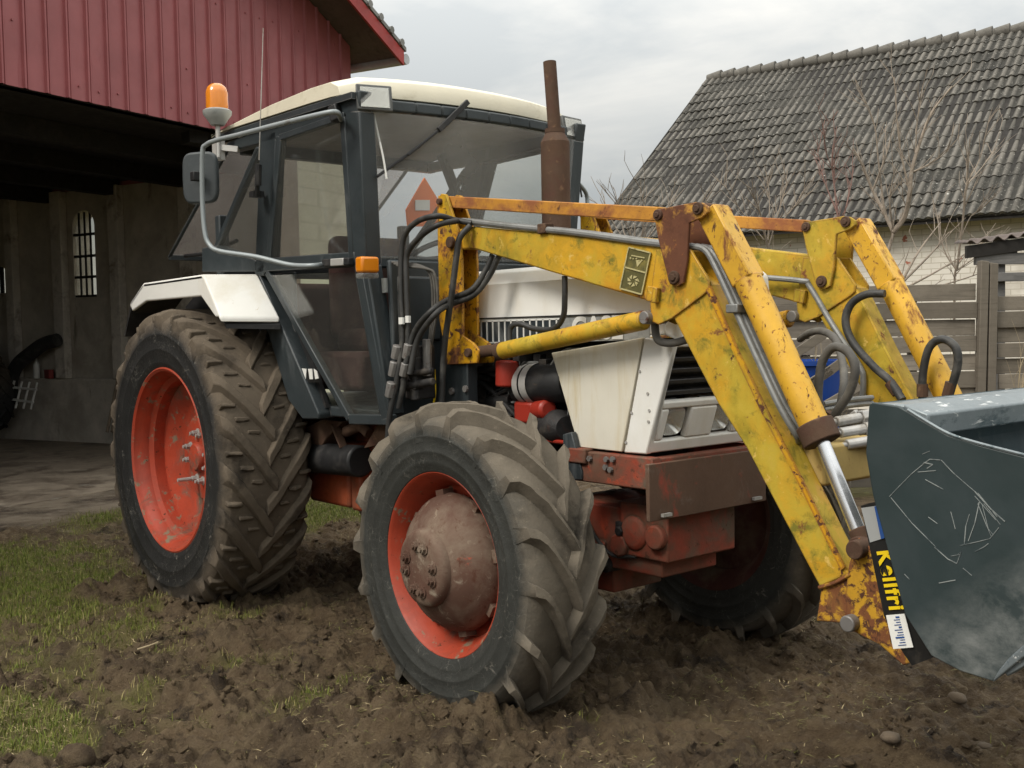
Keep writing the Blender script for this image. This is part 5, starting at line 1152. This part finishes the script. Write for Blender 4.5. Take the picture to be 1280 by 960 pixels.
m = MB(); m.hexa([barn(-7.2, 13.5, -.1), barn(T2, 13.5, -.1), barn(T2, 13.8, -.1), barn(-7.2, 13.8, -.1), barn(-7.2, 13.5, 5), barn(T2, 13.5, 5), barn(T2, 13.8, 5), barn(-7.2, 13.8, 5)]); BP('back_wall', m, 'barn_plaster')
m = MB(); m.hexa([barn(-7.5, 0, -.1), barn(-7.2, 0, -.1), barn(-7.2, 13.8, -.1), barn(-7.5, 13.8, -.1), barn(-7.5, 0, 5), barn(-7.2, 0, 5), barn(-7.2, 13.8, 5), barn(-7.5, 13.8, 5)]); BP('left_wall', m, 'barn_plaster')
m = MB(); m.hexa([barn(-7.2, .33, ZB+.06), barn(TC, .33, ZB+.06), barn(TC, 13.5, ZB+.06), barn(-7.2, 13.5, ZB+.06), barn(-7.2, .33, ZB+.16), barn(TC, .33, ZB+.16), barn(TC, 13.5, ZB+.16), barn(-7.2, 13.5, ZB+.16)])
for k in range(9): s = 1.2+1.4*k; m.hexa([barn(-7.2, s, ZB-.14), barn(TC-.05, s, ZB-.14), barn(TC-.05, s+.16, ZB-.14), barn(-7.2, s+.16, ZB-.14), barn(-7.2, s, ZB+.055), barn(TC-.05, s, ZB+.055), barn(TC-.05, s+.16, ZB+.055), barn(-7.2, s+.16, ZB+.055)])
BP('loft_floor', m, 'dark_timber')
# roof planes with overhang, barge board, gutter
for a, b in ((5.17, -1.2), (-1.2, -7.6)):
    m = MB(); za, zb = roofz(a)+.06, roofz(b)+.06
    m.hexa([barn(a, -.6, za), barn(b, -.6, zb), barn(b, 14, zb), barn(a, 14, za), barn(a, -.6, za+.05), barn(b, -.6, zb+.05), barn(b, 14, zb+.05), barn(a, 14, za+.05)])
    n = 30
    for k in range(n): # corrugation ends showing along the verge
        t = a+(b-a)*(k+.5)/n; m.cyl(barn(t, -.62, roofz(t)+.10), barn(t, 14, roofz(t)+.10), .045, n=8)
    BP('roof', m, 'grey_sheet')
    m = MB(); m.hexa([barn(a-.04, -.59, za-.17), barn(b, -.59, zb-.17), barn(b, -.56, zb-.17), barn(a-.04, -.56, za-.17), barn(a-.04, -.59, za+.0), barn(b, -.59, zb+.0), barn(b, -.56, zb+.0), barn(a-.04, -.56, za+.0)]); BP('barge_board', m, 'fascia_red')
    m = MB(); m.hexa([barn(a-.02, -.555, za-.06), barn(b, -.555, zb-.06), barn(b, 13.9, zb-.06), barn(a-.02, 13.9, za-.06), barn(a-.02, -.555, za-.005), barn(b, -.555, zb-.005), barn(b, 13.9, zb-.005), barn(a-.02, 13.9, za-.005)]); BP('soffit', m, 'soffit_boards')
m = MB(); g0, g1 = barn(5.20, -.58, 4.84), barn(5.20, 13.9, 4.84); m.cyl(g0, g1, .065, n=14); BP('gutter', m, 'gutter_zinc')
m = MB(); m.hexa([barn(-7.2, .5, -.05), barn(TC, .5, -.05), barn(TC, 13.5, -.05), barn(-7.2, 13.5, -.05), barn(-7.2, .5, .006), barn(TC, .5, .006), barn(TC, 13.5, .012), barn(-7.2, 13.5, .012)])
tag(m.build('barn_floor', 'concrete', origin=Vector(barn(0, 0, 0)), bevel=0), 'worn stained concrete floor of the open barn bay', kind='structure')
# things in the barn
def bin_(u, v, off=.12):   # point just in front of the inner side wall
    n = BD; P0 = barn(TI-off, 0, 0); d = ray(u, v); return CAM+d*((P0-CAM).dot(n)/d.dot(n))
m = MB(); q = bin_(46, 471); zt = .93
m.lathe([(.0, 0), (.045, 0), (.045, .2), (.02, .25), (.018, .30), (.0, .30)], Vector((q.x, q.y, zt)), (0, 0, 1), 20)
tag(m.build('bottle', 'plastic_white', origin=Vector((q.x, q.y, zt)), smooth=40), 'white plastic bottle standing on the plinth ledge inside the barn', 'bottle')
q = bin_(61, 466); m = MB(); m.box((q.x, q.y, zt+.06), (.22, .07, .12)).box((q.x, q.y, zt+.125), (.24, .08, .012)); tag(m.build('crate', 'crate_red', origin=Vector((q.x, q.y, zt)), bevel=.01), 'dull red crate on the plinth ledge beside the white bottle', 'crate')
hp = [bin_(72, 425, .25), bin_(55, 430, .28), bin_(38, 442, .3), bin_(22, 456, .3), bin_(14, 476, .3), bin_(14, 505, .3)]
tag(MB().tube(hp, .10, 14).build('suction_hose', 'hose_rubber', origin=hp[-1]), 'thick black hose arching down against the barn wall', 'hose')
m = MB()
for k in range(4): m.cyl(bin_(10+9.5*k, 509+.8*k, .55), bin_(18+9.5*k, 476+.8*k, .5), .016, n=8)
m.bar(bin_(8, 498, .54), bin_(42, 503, .54), .02, .03).bar(bin_(14, 484, .52), bin_(46, 487, .52), .02, .03); tag(m.build('slatted_rack', 'plastic_white', origin=bin_(25, 510, .5)), 'small rack of slanted white slats leaning in the barn corner', 'rack')
for (a, b, c_, d_) in ((134, 540, 148, 470), (140, 540, 152, 478)):
    tag(MB().cyl(bin_(a, b, .5), bin_(c_, d_, .2), .022, n=8).build('pole', 'post_wood', origin=bin_(a, b, .5)), 'thin brown wooden pole leaning on the barn wall by the rear tyre', 'pole', 'poles leaning on the barn wall')
ot = tyre(.72, .2, .42, 18, .03, .04, .4, 1.1); Rm = Matrix.Rotation(math.radians(-10), 3, 'X'); c0 = bin_(-36, 465, .7); c0.z = .78
Rz = Matrix.Rotation(math.atan2(BS.y, BS.x), 3, 'Z')
ot.v = [Rz @ (Rm @ p)+c0 for p in ot.v]; tag(ot.build('old_tyre', 'old_tyre_rubber', origin=Vector((c0.x, c0.y, 0))), 'old black tractor tyre standing in the dark barn at the left edge', 'tyre')

# ------------------------------------------------------------------ house with tiled roof
EV = Vector((-2.0925, 11.425, 0)); HD = Vector((.96263, .27081, 0)); HN = Vector((-.27081, .96263, 0))
def hs(a, n, z): return EV+HD*a+HN*n+Vector((0, 0, z))
ho = thing('farm_outbuilding', 'long whitewashed brick building with a steep dark tiled roof', 'building', hs(0, .3, 0))
A0, A1, RN, RZ, EZ = -5.27, 7.04, 3.8, 6.42, 3.0
m = MB(); m.hexa([hs(A0-.3, .35, -.2), hs(A1, .35, -.2), hs(A1, 7.3, -.2), hs(A0+.12, 7.3, -.2), hs(A0-.3, .35, 3.18), hs(A1, .35, 3.18), hs(A1, 7.3, 3.18), hs(A0+.12, 7.3, 3.18)]); m.build('wall', 'whitewashed_brick', ho)
m = MB(); m.prism([hs(A0-.3, .36, 3.18), hs(A0+.12, RN, RZ-.12), hs(A0+.12, 7.29, 3.18)], HD*.2); m.build('gable_wall', 'whitewashed_brick', ho)
m = MB(); m.hexa([hs(A0+.1, .02, 2.93), hs(A1, .02, 2.93), hs(A1, .345, 3.12), hs(A0+.1, .345, 3.12), hs(A0+.1, .02, 2.99), hs(A1, .02, 2.99), hs(A1, .345, 3.2), hs(A0+.1, .345, 3.2)]); m.build('eaves_board', 'dark_timber', ho)
tw, sub, rows = .27, 12, 17
ncol = int((A1-A0)/tw); sl = math.hypot(RN, RZ-EZ)
V = []; F = []; T = []; base = 0
nrmv = (HN*-(RZ-EZ)+Vector((0, 0, RN))).normalized()
for r in range(rows):
    for e in (0, 1):
        f = (r+(1.10 if e else -.04))/rows; f = min(f, 1.0); lift = .026 if e == 0 else .006
        for c_ in range(ncol*sub+1):
            w = c_/sub; ph = (w % 1); ph = ph if c_ % sub or c_ == 0 else 0
            col = min(int(w), ncol-1)
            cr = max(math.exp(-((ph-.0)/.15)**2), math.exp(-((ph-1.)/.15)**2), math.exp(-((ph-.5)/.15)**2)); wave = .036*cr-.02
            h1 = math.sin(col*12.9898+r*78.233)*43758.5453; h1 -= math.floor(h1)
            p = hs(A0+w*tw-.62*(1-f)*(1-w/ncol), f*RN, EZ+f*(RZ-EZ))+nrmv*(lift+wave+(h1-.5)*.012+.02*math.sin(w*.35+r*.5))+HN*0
            V.append(p); T.append(cr*(.45+.55*h1))  # painted shading: high on the rolls, low in the grooves, varied per tile
    n1 = ncol*sub+1
    for c_ in range(ncol*sub): F.append((base+c_, base+c_+1, base+n1+c_+1, base+n1+c_))
    base += 2*n1
# front lips of every course
m = MB(); m.v = V; m.f = F
nlip = len(V)
for r in range(rows):
    o = r*2*n1
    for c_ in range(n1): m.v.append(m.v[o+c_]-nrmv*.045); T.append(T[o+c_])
    b = nlip+r*n1
    for c_ in range(n1-1): m.f.append((b+c_, b+c_+1, o+c_+1, o+c_))
off = ROOT[ho.name]
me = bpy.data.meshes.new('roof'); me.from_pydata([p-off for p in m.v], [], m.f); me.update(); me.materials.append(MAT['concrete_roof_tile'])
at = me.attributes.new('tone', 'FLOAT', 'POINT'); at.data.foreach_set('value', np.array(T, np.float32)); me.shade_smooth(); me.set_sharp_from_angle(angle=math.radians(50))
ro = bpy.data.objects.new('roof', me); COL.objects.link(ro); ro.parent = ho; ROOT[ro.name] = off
m = MB(); m.hexa([hs(A0-.65, 0, EZ-.02), hs(A1, 0, EZ-.02), hs(A1, RN, RZ-.03), hs(A0-.03, RN, RZ-.03), hs(A0-.65, 0, EZ), hs(A1, 0, EZ), hs(A1, RN, RZ-.01), hs(A0-.03, RN, RZ-.01)]); m.hexa([hs(A0-.03, 7.6, EZ-.02), hs(A1, 7.6, EZ-.02), hs(A1, RN, RZ-.03), hs(A0-.03, RN, RZ-.03), hs(A0-.03, 7.6, EZ+.03), hs(A1, 7.6, EZ+.03), hs(A1, RN, RZ+.01), hs(A0-.03, RN, RZ+.01)])
m.build('roof_deck', 'dark_timber', ro)
rg = MB(); x = A0-.02; k = 0
while x < A1: rg.cyl(hs(x, RN, RZ+.0), hs(x+.30, RN, RZ+.02), .085, .120, n=12); x += .275
rob = rg.build('ridge_tiles', 'ridge_tile', ro)
m = MB(); m.bar(hs(A0-.64, 0, EZ-.06), hs(A0-.02, RN, RZ-.06), .03, .14); m.build('barge_board', 'dark_timber', ro)

# ------------------------------------------------------------------ board fence
FO = Vector((.58, 5.18, 0)); FD = Vector((.6443, .7645, 0)).normalized(); FN = Vector((-FD.y, FD.x, 0))
def fn(a, n, z): return FO+FD*a+FN*n+Vector((0, 0, z))
def fence(name, label, a0, a1, z1, seed, grp):
    rd = random.Random(seed); t = thing(name, label, 'fence', fn((a0+a1)/2, 0, 0), grp)
    z = .05; k = 0; mb = MB()
    while z < z1-.1:
        h = rd.uniform(.125, .15); dn = .028 if k % 2 else 0.0; s = rd.uniform(-.012, .012)
        e0, e1 = a0+rd.uniform(0, .02), a1-rd.uniform(0, .02); w = rd.uniform(-.004, .004)
        b = MB(); b.hexa([fn(e0, dn-.022, z), fn(e1, dn-.022+w, z+s), fn(e1, dn+w, z+s), fn(e0, dn, z), fn(e0, dn-.022, z+h), fn(e1, dn-.022+w, z+h+s), fn(e1, dn+w, z+h+s), fn(e0, dn, z+h)])
        b.build('board', 'fence_wood', t, bevel=.004); z += h+rd.uniform(-.004, .018); k += 1
    for a in (a0+(a1-a0)*.25, a0+(a1-a0)*.72): MB().hexa([fn(a-.04, .034, 0), fn(a+.04, .034, 0), fn(a+.04, .07, 0), fn(a-.04, .07, 0), fn(a-.04, .034, z1+.02), fn(a+.04, .034, z1+.02), fn(a+.04, .07, z1+.02), fn(a-.04, .07, z1+.02)]).build('batten', 'fence_wood', t, bevel=.004)
    return t
fence('board_fence', 'grey weathered board fence panel behind the yellow loader arms', -1.08, .93, 1.79, 3, 'weathered board fence panels')
fence('board_fence', 'grey weathered board fence panel at the right edge under the shed roof', 1.09, 2.9, 1.79, 5, 'weathered board fence panels')
for a, lean, h, lab in ((.965, -.05, 2.03, 'grey split wooden post where the two fence panels meet'), (1.045, -.035, 2.01, 'narrower wooden fence post beside the grey split post')):
    m = MB(); m.hexa([fn(a+lean-.035, -.07, -.1), fn(a+lean+.035, -.07, -.1), fn(a+lean+.035, .02, -.1), fn(a+lean-.035, .02, -.1), fn(a-.035, -.07, h), fn(a+.035, -.07, h-.01), fn(a+.035, .02, h-.01), fn(a-.035, .02, h)])
    tag(m.build('fence_post', 'fence_wood', origin=fn(a, 0, 0), bevel=.006), lab, 'post')
# shed with corrugated roof beyond the fence
sd = thing('wooden_shed', 'grey timber shed with a corrugated roof edge at the right border', 'shed', fn(1.8, 1.0, 0))
def shd(u, v, n=.9):
    d = ray(u, v); return CAM+d*((fn(0, n, 0)-CAM).dot(FN)/d.dot(FN))
e0 = shd(1209, 303); e1 = shd(1281, 293); ed = Vector((FD.x, FD.y, (e1.z-e0.z)/((e1-e0).to_2d().length))); 
m = MB(); vs = []; fs = []; nn = 150; LT = 3.2
for i in range(nn+1):
    a = LT*i/nn; w = .022*math.sin(a*2*PI/.13)
    for nb in (0, .3): vs += [e0+ed*a+FN*nb+Vector((0, 0, w+nb*.07)), e0+ed*a+FN*nb+Vector((0, 0, w-.008+nb*.07))]
for i in range(nn):
    a = 4*i; fs += [(a, a+4, a+6, a+2), (a+1, a+3, a+7, a+5), (a, a+1, a+5, a+4), (a+2, a+6, a+7, a+3)]
m.add(vs, fs); m.build('roof', 'soffit_boards', sd, smooth=60)
m = MB(); m.hexa([e0+FN*.03+FD*.01+Vector((0, 0, -.15)), e0+FD*3.1+FN*.03+Vector((0, 0, -.15+ed.z*3.1)), e0+FD*3.1+FN*.08+Vector((0, 0, -.15+ed.z*3.1)), e0+FN*.08+FD*.01+Vector((0, 0, -.15)), e0+FN*.03+FD*.01+Vector((0, 0, -.03)), e0+FD*3.1+FN*.03+Vector((0, 0, -.03+ed.z*3.1)), e0+FD*3.1+FN*.08+Vector((0, 0, -.03+ed.z*3.1)), e0+FN*.08+FD*.01+Vector((0, 0, -.03))]); m.build('fascia', 'dark_timber', sd)
p0 = shd(1241, 322, .95)
for (u, v0, v1, u1, n) in ((1220, 317, 331, 1300, .95), (1237, 341, 352, 1300, .93)):
    a = shd(u, v0, n); b = shd(u, v1, n); MB().hexa([b, b+FD*2.6, b+FD*2.6+FN*.06, b+FN*.06, a, a+FD*2.6, a+FD*2.6+FN*.06, a+FN*.06]).build('rail', 'shed_wood', sd, bevel=.004)
a = shd(1241, 330, 1.0); b = shd(1257, 330, 1.0); MB().hexa([Vector((a.x, a.y, 0)), Vector((b.x, b.y, 0)), Vector((b.x, b.y, 0))+FN*.12, Vector((a.x, a.y, 0))+FN*.12, a+Vector((0, 0, .05)), b+Vector((0, 0, .05)), b+FN*.12+Vector((0, 0, .05)), a+FN*.12+Vector((0, 0, .05))]).build('post', 'shed_wood', sd, bevel=.006)
a = shd(1255, 305, .97); MB().hexa([a+Vector((0, 0, -.1)), a+FD*.13+Vector((0, 0, -.1)), a+FD*.13+FN*.25+Vector((0, 0, -.03)), a+FN*.25+Vector((0, 0, -.03)), a, a+FD*.13, a+FD*.13+FN*.25+Vector((0, 0, .07)), a+FN*.25+Vector((0, 0, .07))]).build('rafter', 'shed_wood', sd)
# pallet, blue tub and brushwood behind the loader
def fq(u, v, n): return shd(u, v, n)
tb = fq(1010, 500, -.35); tz = fq(1010, 450, -.35).z; c = Vector((tb.x, tb.y, 0))
m = MB().lathe([(.0, .02), (.20, .02), (.22, .05), (.28, tz-.05), (.31, tz-.04), (.31, tz), (.27, tz), (.21, .08), (.0, .08)], c, (0, 0, 1), 36); tag(m.build('tub', 'tub_blue', origin=c, smooth=40), 'bright blue plastic tub in front of the board fence', 'tub')
pl = thing('pallet', 'weathered pallet of grey slats leaning askew by the blue tub', 'pallet', fq(1040, 500, -.75))
for (a, b) in (((968, 512), (1062, 446)), ((980, 500), (1040, 462)), ((985, 534), (1082, 478)), ((990, 445), (1030, 418)), ((1000, 520), (1080, 500))):
    MB().bar(fq(*a, -.75), fq(*b, -.75), .02, .075, (0, 0, 1)).build('slat', 'fence_wood', pl, bevel=.003)
MB().bar(fq(985, 512, -.72), fq(1006, 520, -.72), .05, .5, (0, 0, 1)).build('block', 'fence_wood', pl) if False else None

# ------------------------------------------------------------------ bare shrubs
def shrub(name, label, base, h, seed, spread, n0, r0, grp=None, mat='bark', tilt=(0, 0), levels=4, fork=.3):
    rd = random.Random(seed); wood = MB(); twig = MB()
    def grow(p, d, L_, r, lev):
        n = 5; pts = [p]; dd = d.copy()
        for i in range(n):
            dd = (dd+Vector((rd.uniform(-1, 1), rd.uniform(-1, 1), rd.uniform(-.3, .75)))*.10).normalized(); pts.append(pts[-1]+dd*(L_/n))
        (wood if lev < 2 else twig).tube(pts, r, 6 if lev < 2 else 4, 2 if lev < 2 else 1, taper=.5)
        if lev >= levels: return
        k = rd.choice((3, 4, 4)) if lev else n0
        for j in range(k):
            f = rd.uniform(fork if lev == 0 else .25, 1) if j else 1.0; q = pts[min(n, int(f*n))]
            s = Vector((rd.uniform(-1, 1), rd.uniform(-1, 1), rd.uniform(.1, .9))).normalized()
            grow(q, (dd*.75+s*spread).normalized(), L_*rd.uniform(.5, .8), r*(.55 if j else .62), lev+1)
    grow(Vector(base), Vector((tilt[0], tilt[1], 1)).normalized(), h, r0, 0)
    t = thing(name, label, 'shrub', base, grp)
    wood.build('trunk', mat, t, smooth=60); twig.build('crown', mat, t, smooth=0)
    return t
def fz(u, v, n, z=0):
    p = shd(u, v, n); return Vector((p.x, p.y, z))
g_ = 'bare shrubs along the white wall'
def stems(name, label, n, lines, seed, tw=6, mat='bark', tl=.36):
    rd = random.Random(seed); wood = MB(); twg = MB(); base = shd(*lines[0][0][0], n); base = Vector((base.x, base.y, 0))
    for li, (px, r) in enumerate(lines):
        nn_ = n+(rd.uniform(-.35, .35) if li else 0)
        P_ = [shd(u, v, n+(nn_-n)*min(1, i/2)) for i, (u, v) in enumerate(px)]
        if li == 0: P_ = [Vector((P_[0].x, P_[0].y, -.05))]+P_
        wood.tube(P_, r*.95, 6, 4, taper=.3)
        for k in range(int(tw*len(px)/3)):
            i = rd.randrange(len(P_)-1 if li else 1, len(P_)) if li == 0 else rd.randrange(0, len(P_)-1); i = min(i, len(P_)-2)
            q = P_[i]+(P_[i+1]-P_[i])*rd.random(); d = (P_[i+1]-P_[i]).normalized()
            for lev in range(2):
                d2 = (d+Vector((rd.uniform(-1, 1), rd.uniform(-1, 1), rd.uniform(-.3, .9)))*.75).normalized(); L_ = tl*rd.uniform(.4, 1.2)*(1 if lev == 0 else .5)
                pts = [q]
                for j in range(3): d2 = (d2+Vector((rd.uniform(-1, 1), rd.uniform(-1, 1), rd.uniform(-.2, .7)))*.16).normalized(); pts.append(pts[-1]+d2*L_/3)
                twg.tube(pts, .0050 if lev == 0 else .0034, 4, 1, taper=.45); q = pts[rd.randrange(1, 4)]; d = d2
    t = thing(name, label, 'shrub', base, g_); wood.build('trunk', mat, t, smooth=60); twg.build('crown', mat, t, smooth=0)
stems('bare_shrub', 'tallest bare forked shrub reaching up over the tiled roof', 2.2, [([(1104, 362), (1107, 328), (1117, 290)], .050), ([(1117, 290), (1105, 266), (1090, 236), (1078, 206), (1066, 184)], .026), ([(1117, 290), (1131, 270), (1137, 242), (1140, 212), (1152, 172), (1165, 140), (1190, 108)], .032), ([(1137, 238), (1128, 200), (1122, 160), (1118, 96)], .014), ([(1139, 216), (1164, 204), (1186, 188)], .012), ([(1091, 238), (1100, 214), (1112, 182)], .012), ([(1106, 268), (1098, 202), (1092, 152), (1070, 100)], .012), ([(1144, 200), (1146, 160), (1150, 120)], .010), ([(1117, 290), (1112, 250), (1120, 205)], .012)], 3, 8)
stems('bare_shrub', 'thin upright bare shrub just left of the corrugated shed roof', 1.8, [([(1193, 362), (1196, 338)], .020), ([(1196, 338), (1204, 272), (1208, 232), (1225, 198), (1236, 150)], .014), ([(1196, 338), (1180, 312), (1172, 268)], .011), ([(1205, 265), (1210, 215), (1212, 172)], .009), ([(1196, 338), (1222, 320), (1242, 308)], .010), ([(1208, 232), (1230, 206), (1244, 186)], .008), ([(1200, 300), (1214, 270), (1228, 262)], .008)], 8, 7)
stems('bare_shrub', 'low slanting bare stems between the fork shrub and shed', 1.4, [([(1124, 364), (1127, 352)], .020), ([(1127, 352), (1150, 312), (1176, 278)], .016), ([(1127, 354), (1165, 316), (1186, 290)], .014), ([(1132, 360), (1180, 334), (1232, 300)], .012), ([(1150, 364), (1200, 350), (1246, 334)], .010)], 12, 4)
stems('bare_shrub', 'slender bare reddish shrub behind the far loader arm', 2.6, [([(1052, 362), (1050, 300)], .022), ([(1050, 300), (1045, 250), (1040, 200), (1046, 158)], .014), ([(1048, 270), (1030, 225), (1022, 190)], .010), ([(1050, 290), (1062, 240), (1068, 205)], .010), ([(1042, 215), (1030, 180), (1036, 150)], .007)], 15, 8, 'twig_red')
stems('bare_shrub', 'thin bare shrub seen between the two loader arms', 2.8, [([(958, 372), (960, 310)], .018), ([(960, 310), (950, 265), (938, 235)], .011), ([(960, 310), (972, 270), (985, 225)], .011), ([(960, 300), (962, 250), (958, 215)], .009), ([(965, 290), (995, 255), (1012, 222)], .009), ([(955, 300), (925, 262), (905, 230)], .009)], 22, 11)
stems('bare_shrub', 'wispy bare bush right of the exhaust stack', 3.2, [([(800, 380), (798, 320)], .016), ([(798, 320), (780, 275), (766, 238)], .009), ([(798, 320), (805, 270), (800, 225)], .009), ([(800, 310), (830, 270), (850, 232)], .009), ([(800, 315), (860, 280), (890, 240)], .009), ([(798, 318), (770, 285), (756, 255)], .008)], 31, 11)
shrub('brushwood', 'tangled pale dead brushwood behind the blue tub', fz(1010, 500, -.05), .7, 50, .9, 9, .012, None, 'dry_stalk', levels=3, fork=.05)
shrub('dead_weed', 'dry pale weed stalks in front of the right fence panel', fz(1272, 520, -.25), .8, 51, .5, 7, .008, None, 'dry_stalk', levels=3, fork=.05)

# stones and a twig on the mud
for i, (u, v, r, lab) in enumerate(((1113, 938, .035, 'brown rounded stone on the mud in front of the bucket'), (986, 928, .028, 'grey stone half sunk in the mud at the bottom right'), (1197, 880, .030, 'brown stone beneath the bucket lip'), (898, 846, .022, 'small brown stone below the far front tyre'), (1060, 944, .022, 'small flat stone near the bottom edge left of the rounded one'), (95, 948, .075, 'large dark brown clod at the bottom left'), (1230, 935, .03, 'dark stone near the bottom right corner'), (755, 905, .024, 'small grey stone right of the near front tyre'))):
    p = U(u, v, z=0.01); p.z = gz(p.x, p.y)
    bm = bmesh.new(); bmesh.ops.create_icosphere(bm, subdivisions=3, radius=1)
    rd = random.Random(i+60); ax_ = Vector((rd.uniform(.8, 1.3), rd.uniform(.7, 1.1), rd.uniform(.5, .75)))
    for q in bm.verts:
        n = q.co.copy(); k = 1+.22*(fbm(np.array([n.x*1.3+i*5+3]), np.array([n.y*1.3+n.z*1.7]), 3)[0]-.5)*2; q.co = Vector((n.x*ax_.x, n.y*ax_.y, n.z*ax_.z))*k*r
    me = bpy.data.meshes.new('stone'); bm.to_mesh(me); bm.free(); me.shade_smooth(); me.materials.append(MAT['mud_and_turf' if i in (1, 3, 4, 5, 7) else 'stone'])
    o = bpy.data.objects.new('stone', me); COL.objects.link(o); o.location = p+Vector((0, 0, r*.25)); tag(o, lab, 'stone')
p = U(172, 822, z=.02); p.z = gz(p.x, p.y)+.012
tag(MB().tube([p, p+Vector((.02, .05, .012)), p+Vector((-.01, .10, .004))], .004, 6).tube([p+Vector((.02, .05, .012)), p+Vector((.05, .08, .03))], .003, 6).build('twig', 'dry_stalk', origin=p), 'short pale forked twig lying on the mud left of the front tyre', 'twig')

# distant hedge line all round the yard
hd_ = MB(); rd = random.Random(4)
for i in range(900):
    a = 2*PI*i/900; R_ = 95+rd.uniform(-6, 6); h = rd.uniform(2.0, 4.5)+2*math.sin(a*9)
    c = Vector((R_*math.cos(a), R_*math.sin(a), 0))
    for j in range(3):
        w = rd.uniform(.5, 1.2); q = c+Vector((rd.uniform(-1.5, 1.5), rd.uniform(-1.5, 1.5), 0)); t_ = Vector((-math.sin(a), math.cos(a), 0))*w
        hd_.add([q-t_, q+t_, q+t_*.2+Vector((0, 0, h*rd.uniform(.6, 1))), q+Vector((math.cos(a), math.sin(a), 0))*w], [(0, 1, 2), (1, 3, 2), (3, 0, 2)])
tag(hd_.build('far_hedge', 'bark', smooth=0), 'far brown bare hedge along the field edge', kind='stuff')

# ------------------------------------------------------------------ sky and light
w = bpy.data.worlds.new('World'); scn.world = w; w.use_nodes = True; nt = w.node_tree; nt.nodes.clear()
out = nt.nodes.new('ShaderNodeOutputWorld'); bg = nt.nodes.new('ShaderNodeBackground'); nt.links.new(bg.outputs[0], out.inputs[0])
sky = nt.nodes.new('ShaderNodeTexSky'); sky.sky_type = 'NISHITA'; sky.sun_disc = False
SUN_EL, SUN_AZ = math.radians(46), math.radians(-95)     # direction towards the sun in the xy plane
sky.sun_elevation = SUN_EL; sky.sun_rotation = PI/2-SUN_AZ
tc = nt.nodes.new('ShaderNodeTexCoord'); sx = nt.nodes.new('ShaderNodeSeparateXYZ'); nt.links.new(tc.outputs['Generated'], sx.inputs[0])
mp = nt.nodes.new('ShaderNodeMapping'); mp.inputs['Scale'].default_value = (1, 1, 3.2); nt.links.new(tc.outputs['Generated'], mp.inputs[0])
n1 = noise(nt, mp.outputs[0], 2.3, 7, .55, .4); n2 = noise(nt, mp.outputs[0], 6, 6, .55, .5)
cl_ = math_(nt, 'ADD', math_(nt, 'MULTIPLY', n1, .72), math_(nt, 'MULTIPLY', n2, .28))
cloud = mixc(nt, maprange(nt, cl_, .41, .57), (2.02, 2.08, 2.05), (2.85, 2.78, 2.58))
# overcast sky brightens towards the zenith
gain = maprange(nt, sx.outputs[2], .10, .85, .95, 4.7)
vm = nt.nodes.new('ShaderNodeVectorMath'); vm.operation = 'SCALE'; nt.links.new(cloud, vm.inputs[0]); nt.links.new(gain, vm.inputs['Scale'])
col = mixc(nt, .94, sky.outputs[0], vm.outputs[0])
nt.links.new(col, bg.inputs[0]); bg.inputs[1].default_value = .10
sl = bpy.data.lights.new('sun', 'SUN'); sl.energy = 1.1; sl.angle = math.radians(18); sl.color = (1, .93, .82)
so_ = bpy.data.objects.new('sun', sl); COL.objects.link(so_)
sd_ = Vector((math.cos(SUN_AZ)*math.cos(SUN_EL), math.sin(SUN_AZ)*math.cos(SUN_EL), math.sin(SUN_EL)))
so_.rotation_euler = sd_.to_track_quat('Z', 'Y').to_euler()
scn.view_settings.view_transform = 'Standard'; scn.view_settings.look = 'None'; scn.view_settings.exposure = 1.08; scn.view_settings.gamma = 1
scn.cycles.max_bounces = 8; scn.cycles.transparent_max_bounces = 16; scn.cycles.use_denoising = True
scn.cycles.caustics_reflective = False; scn.cycles.caustics_refractive = False
for o in scn.objects:
    if o.type == 'LIGHT' or o.type == 'CAMERA': continue
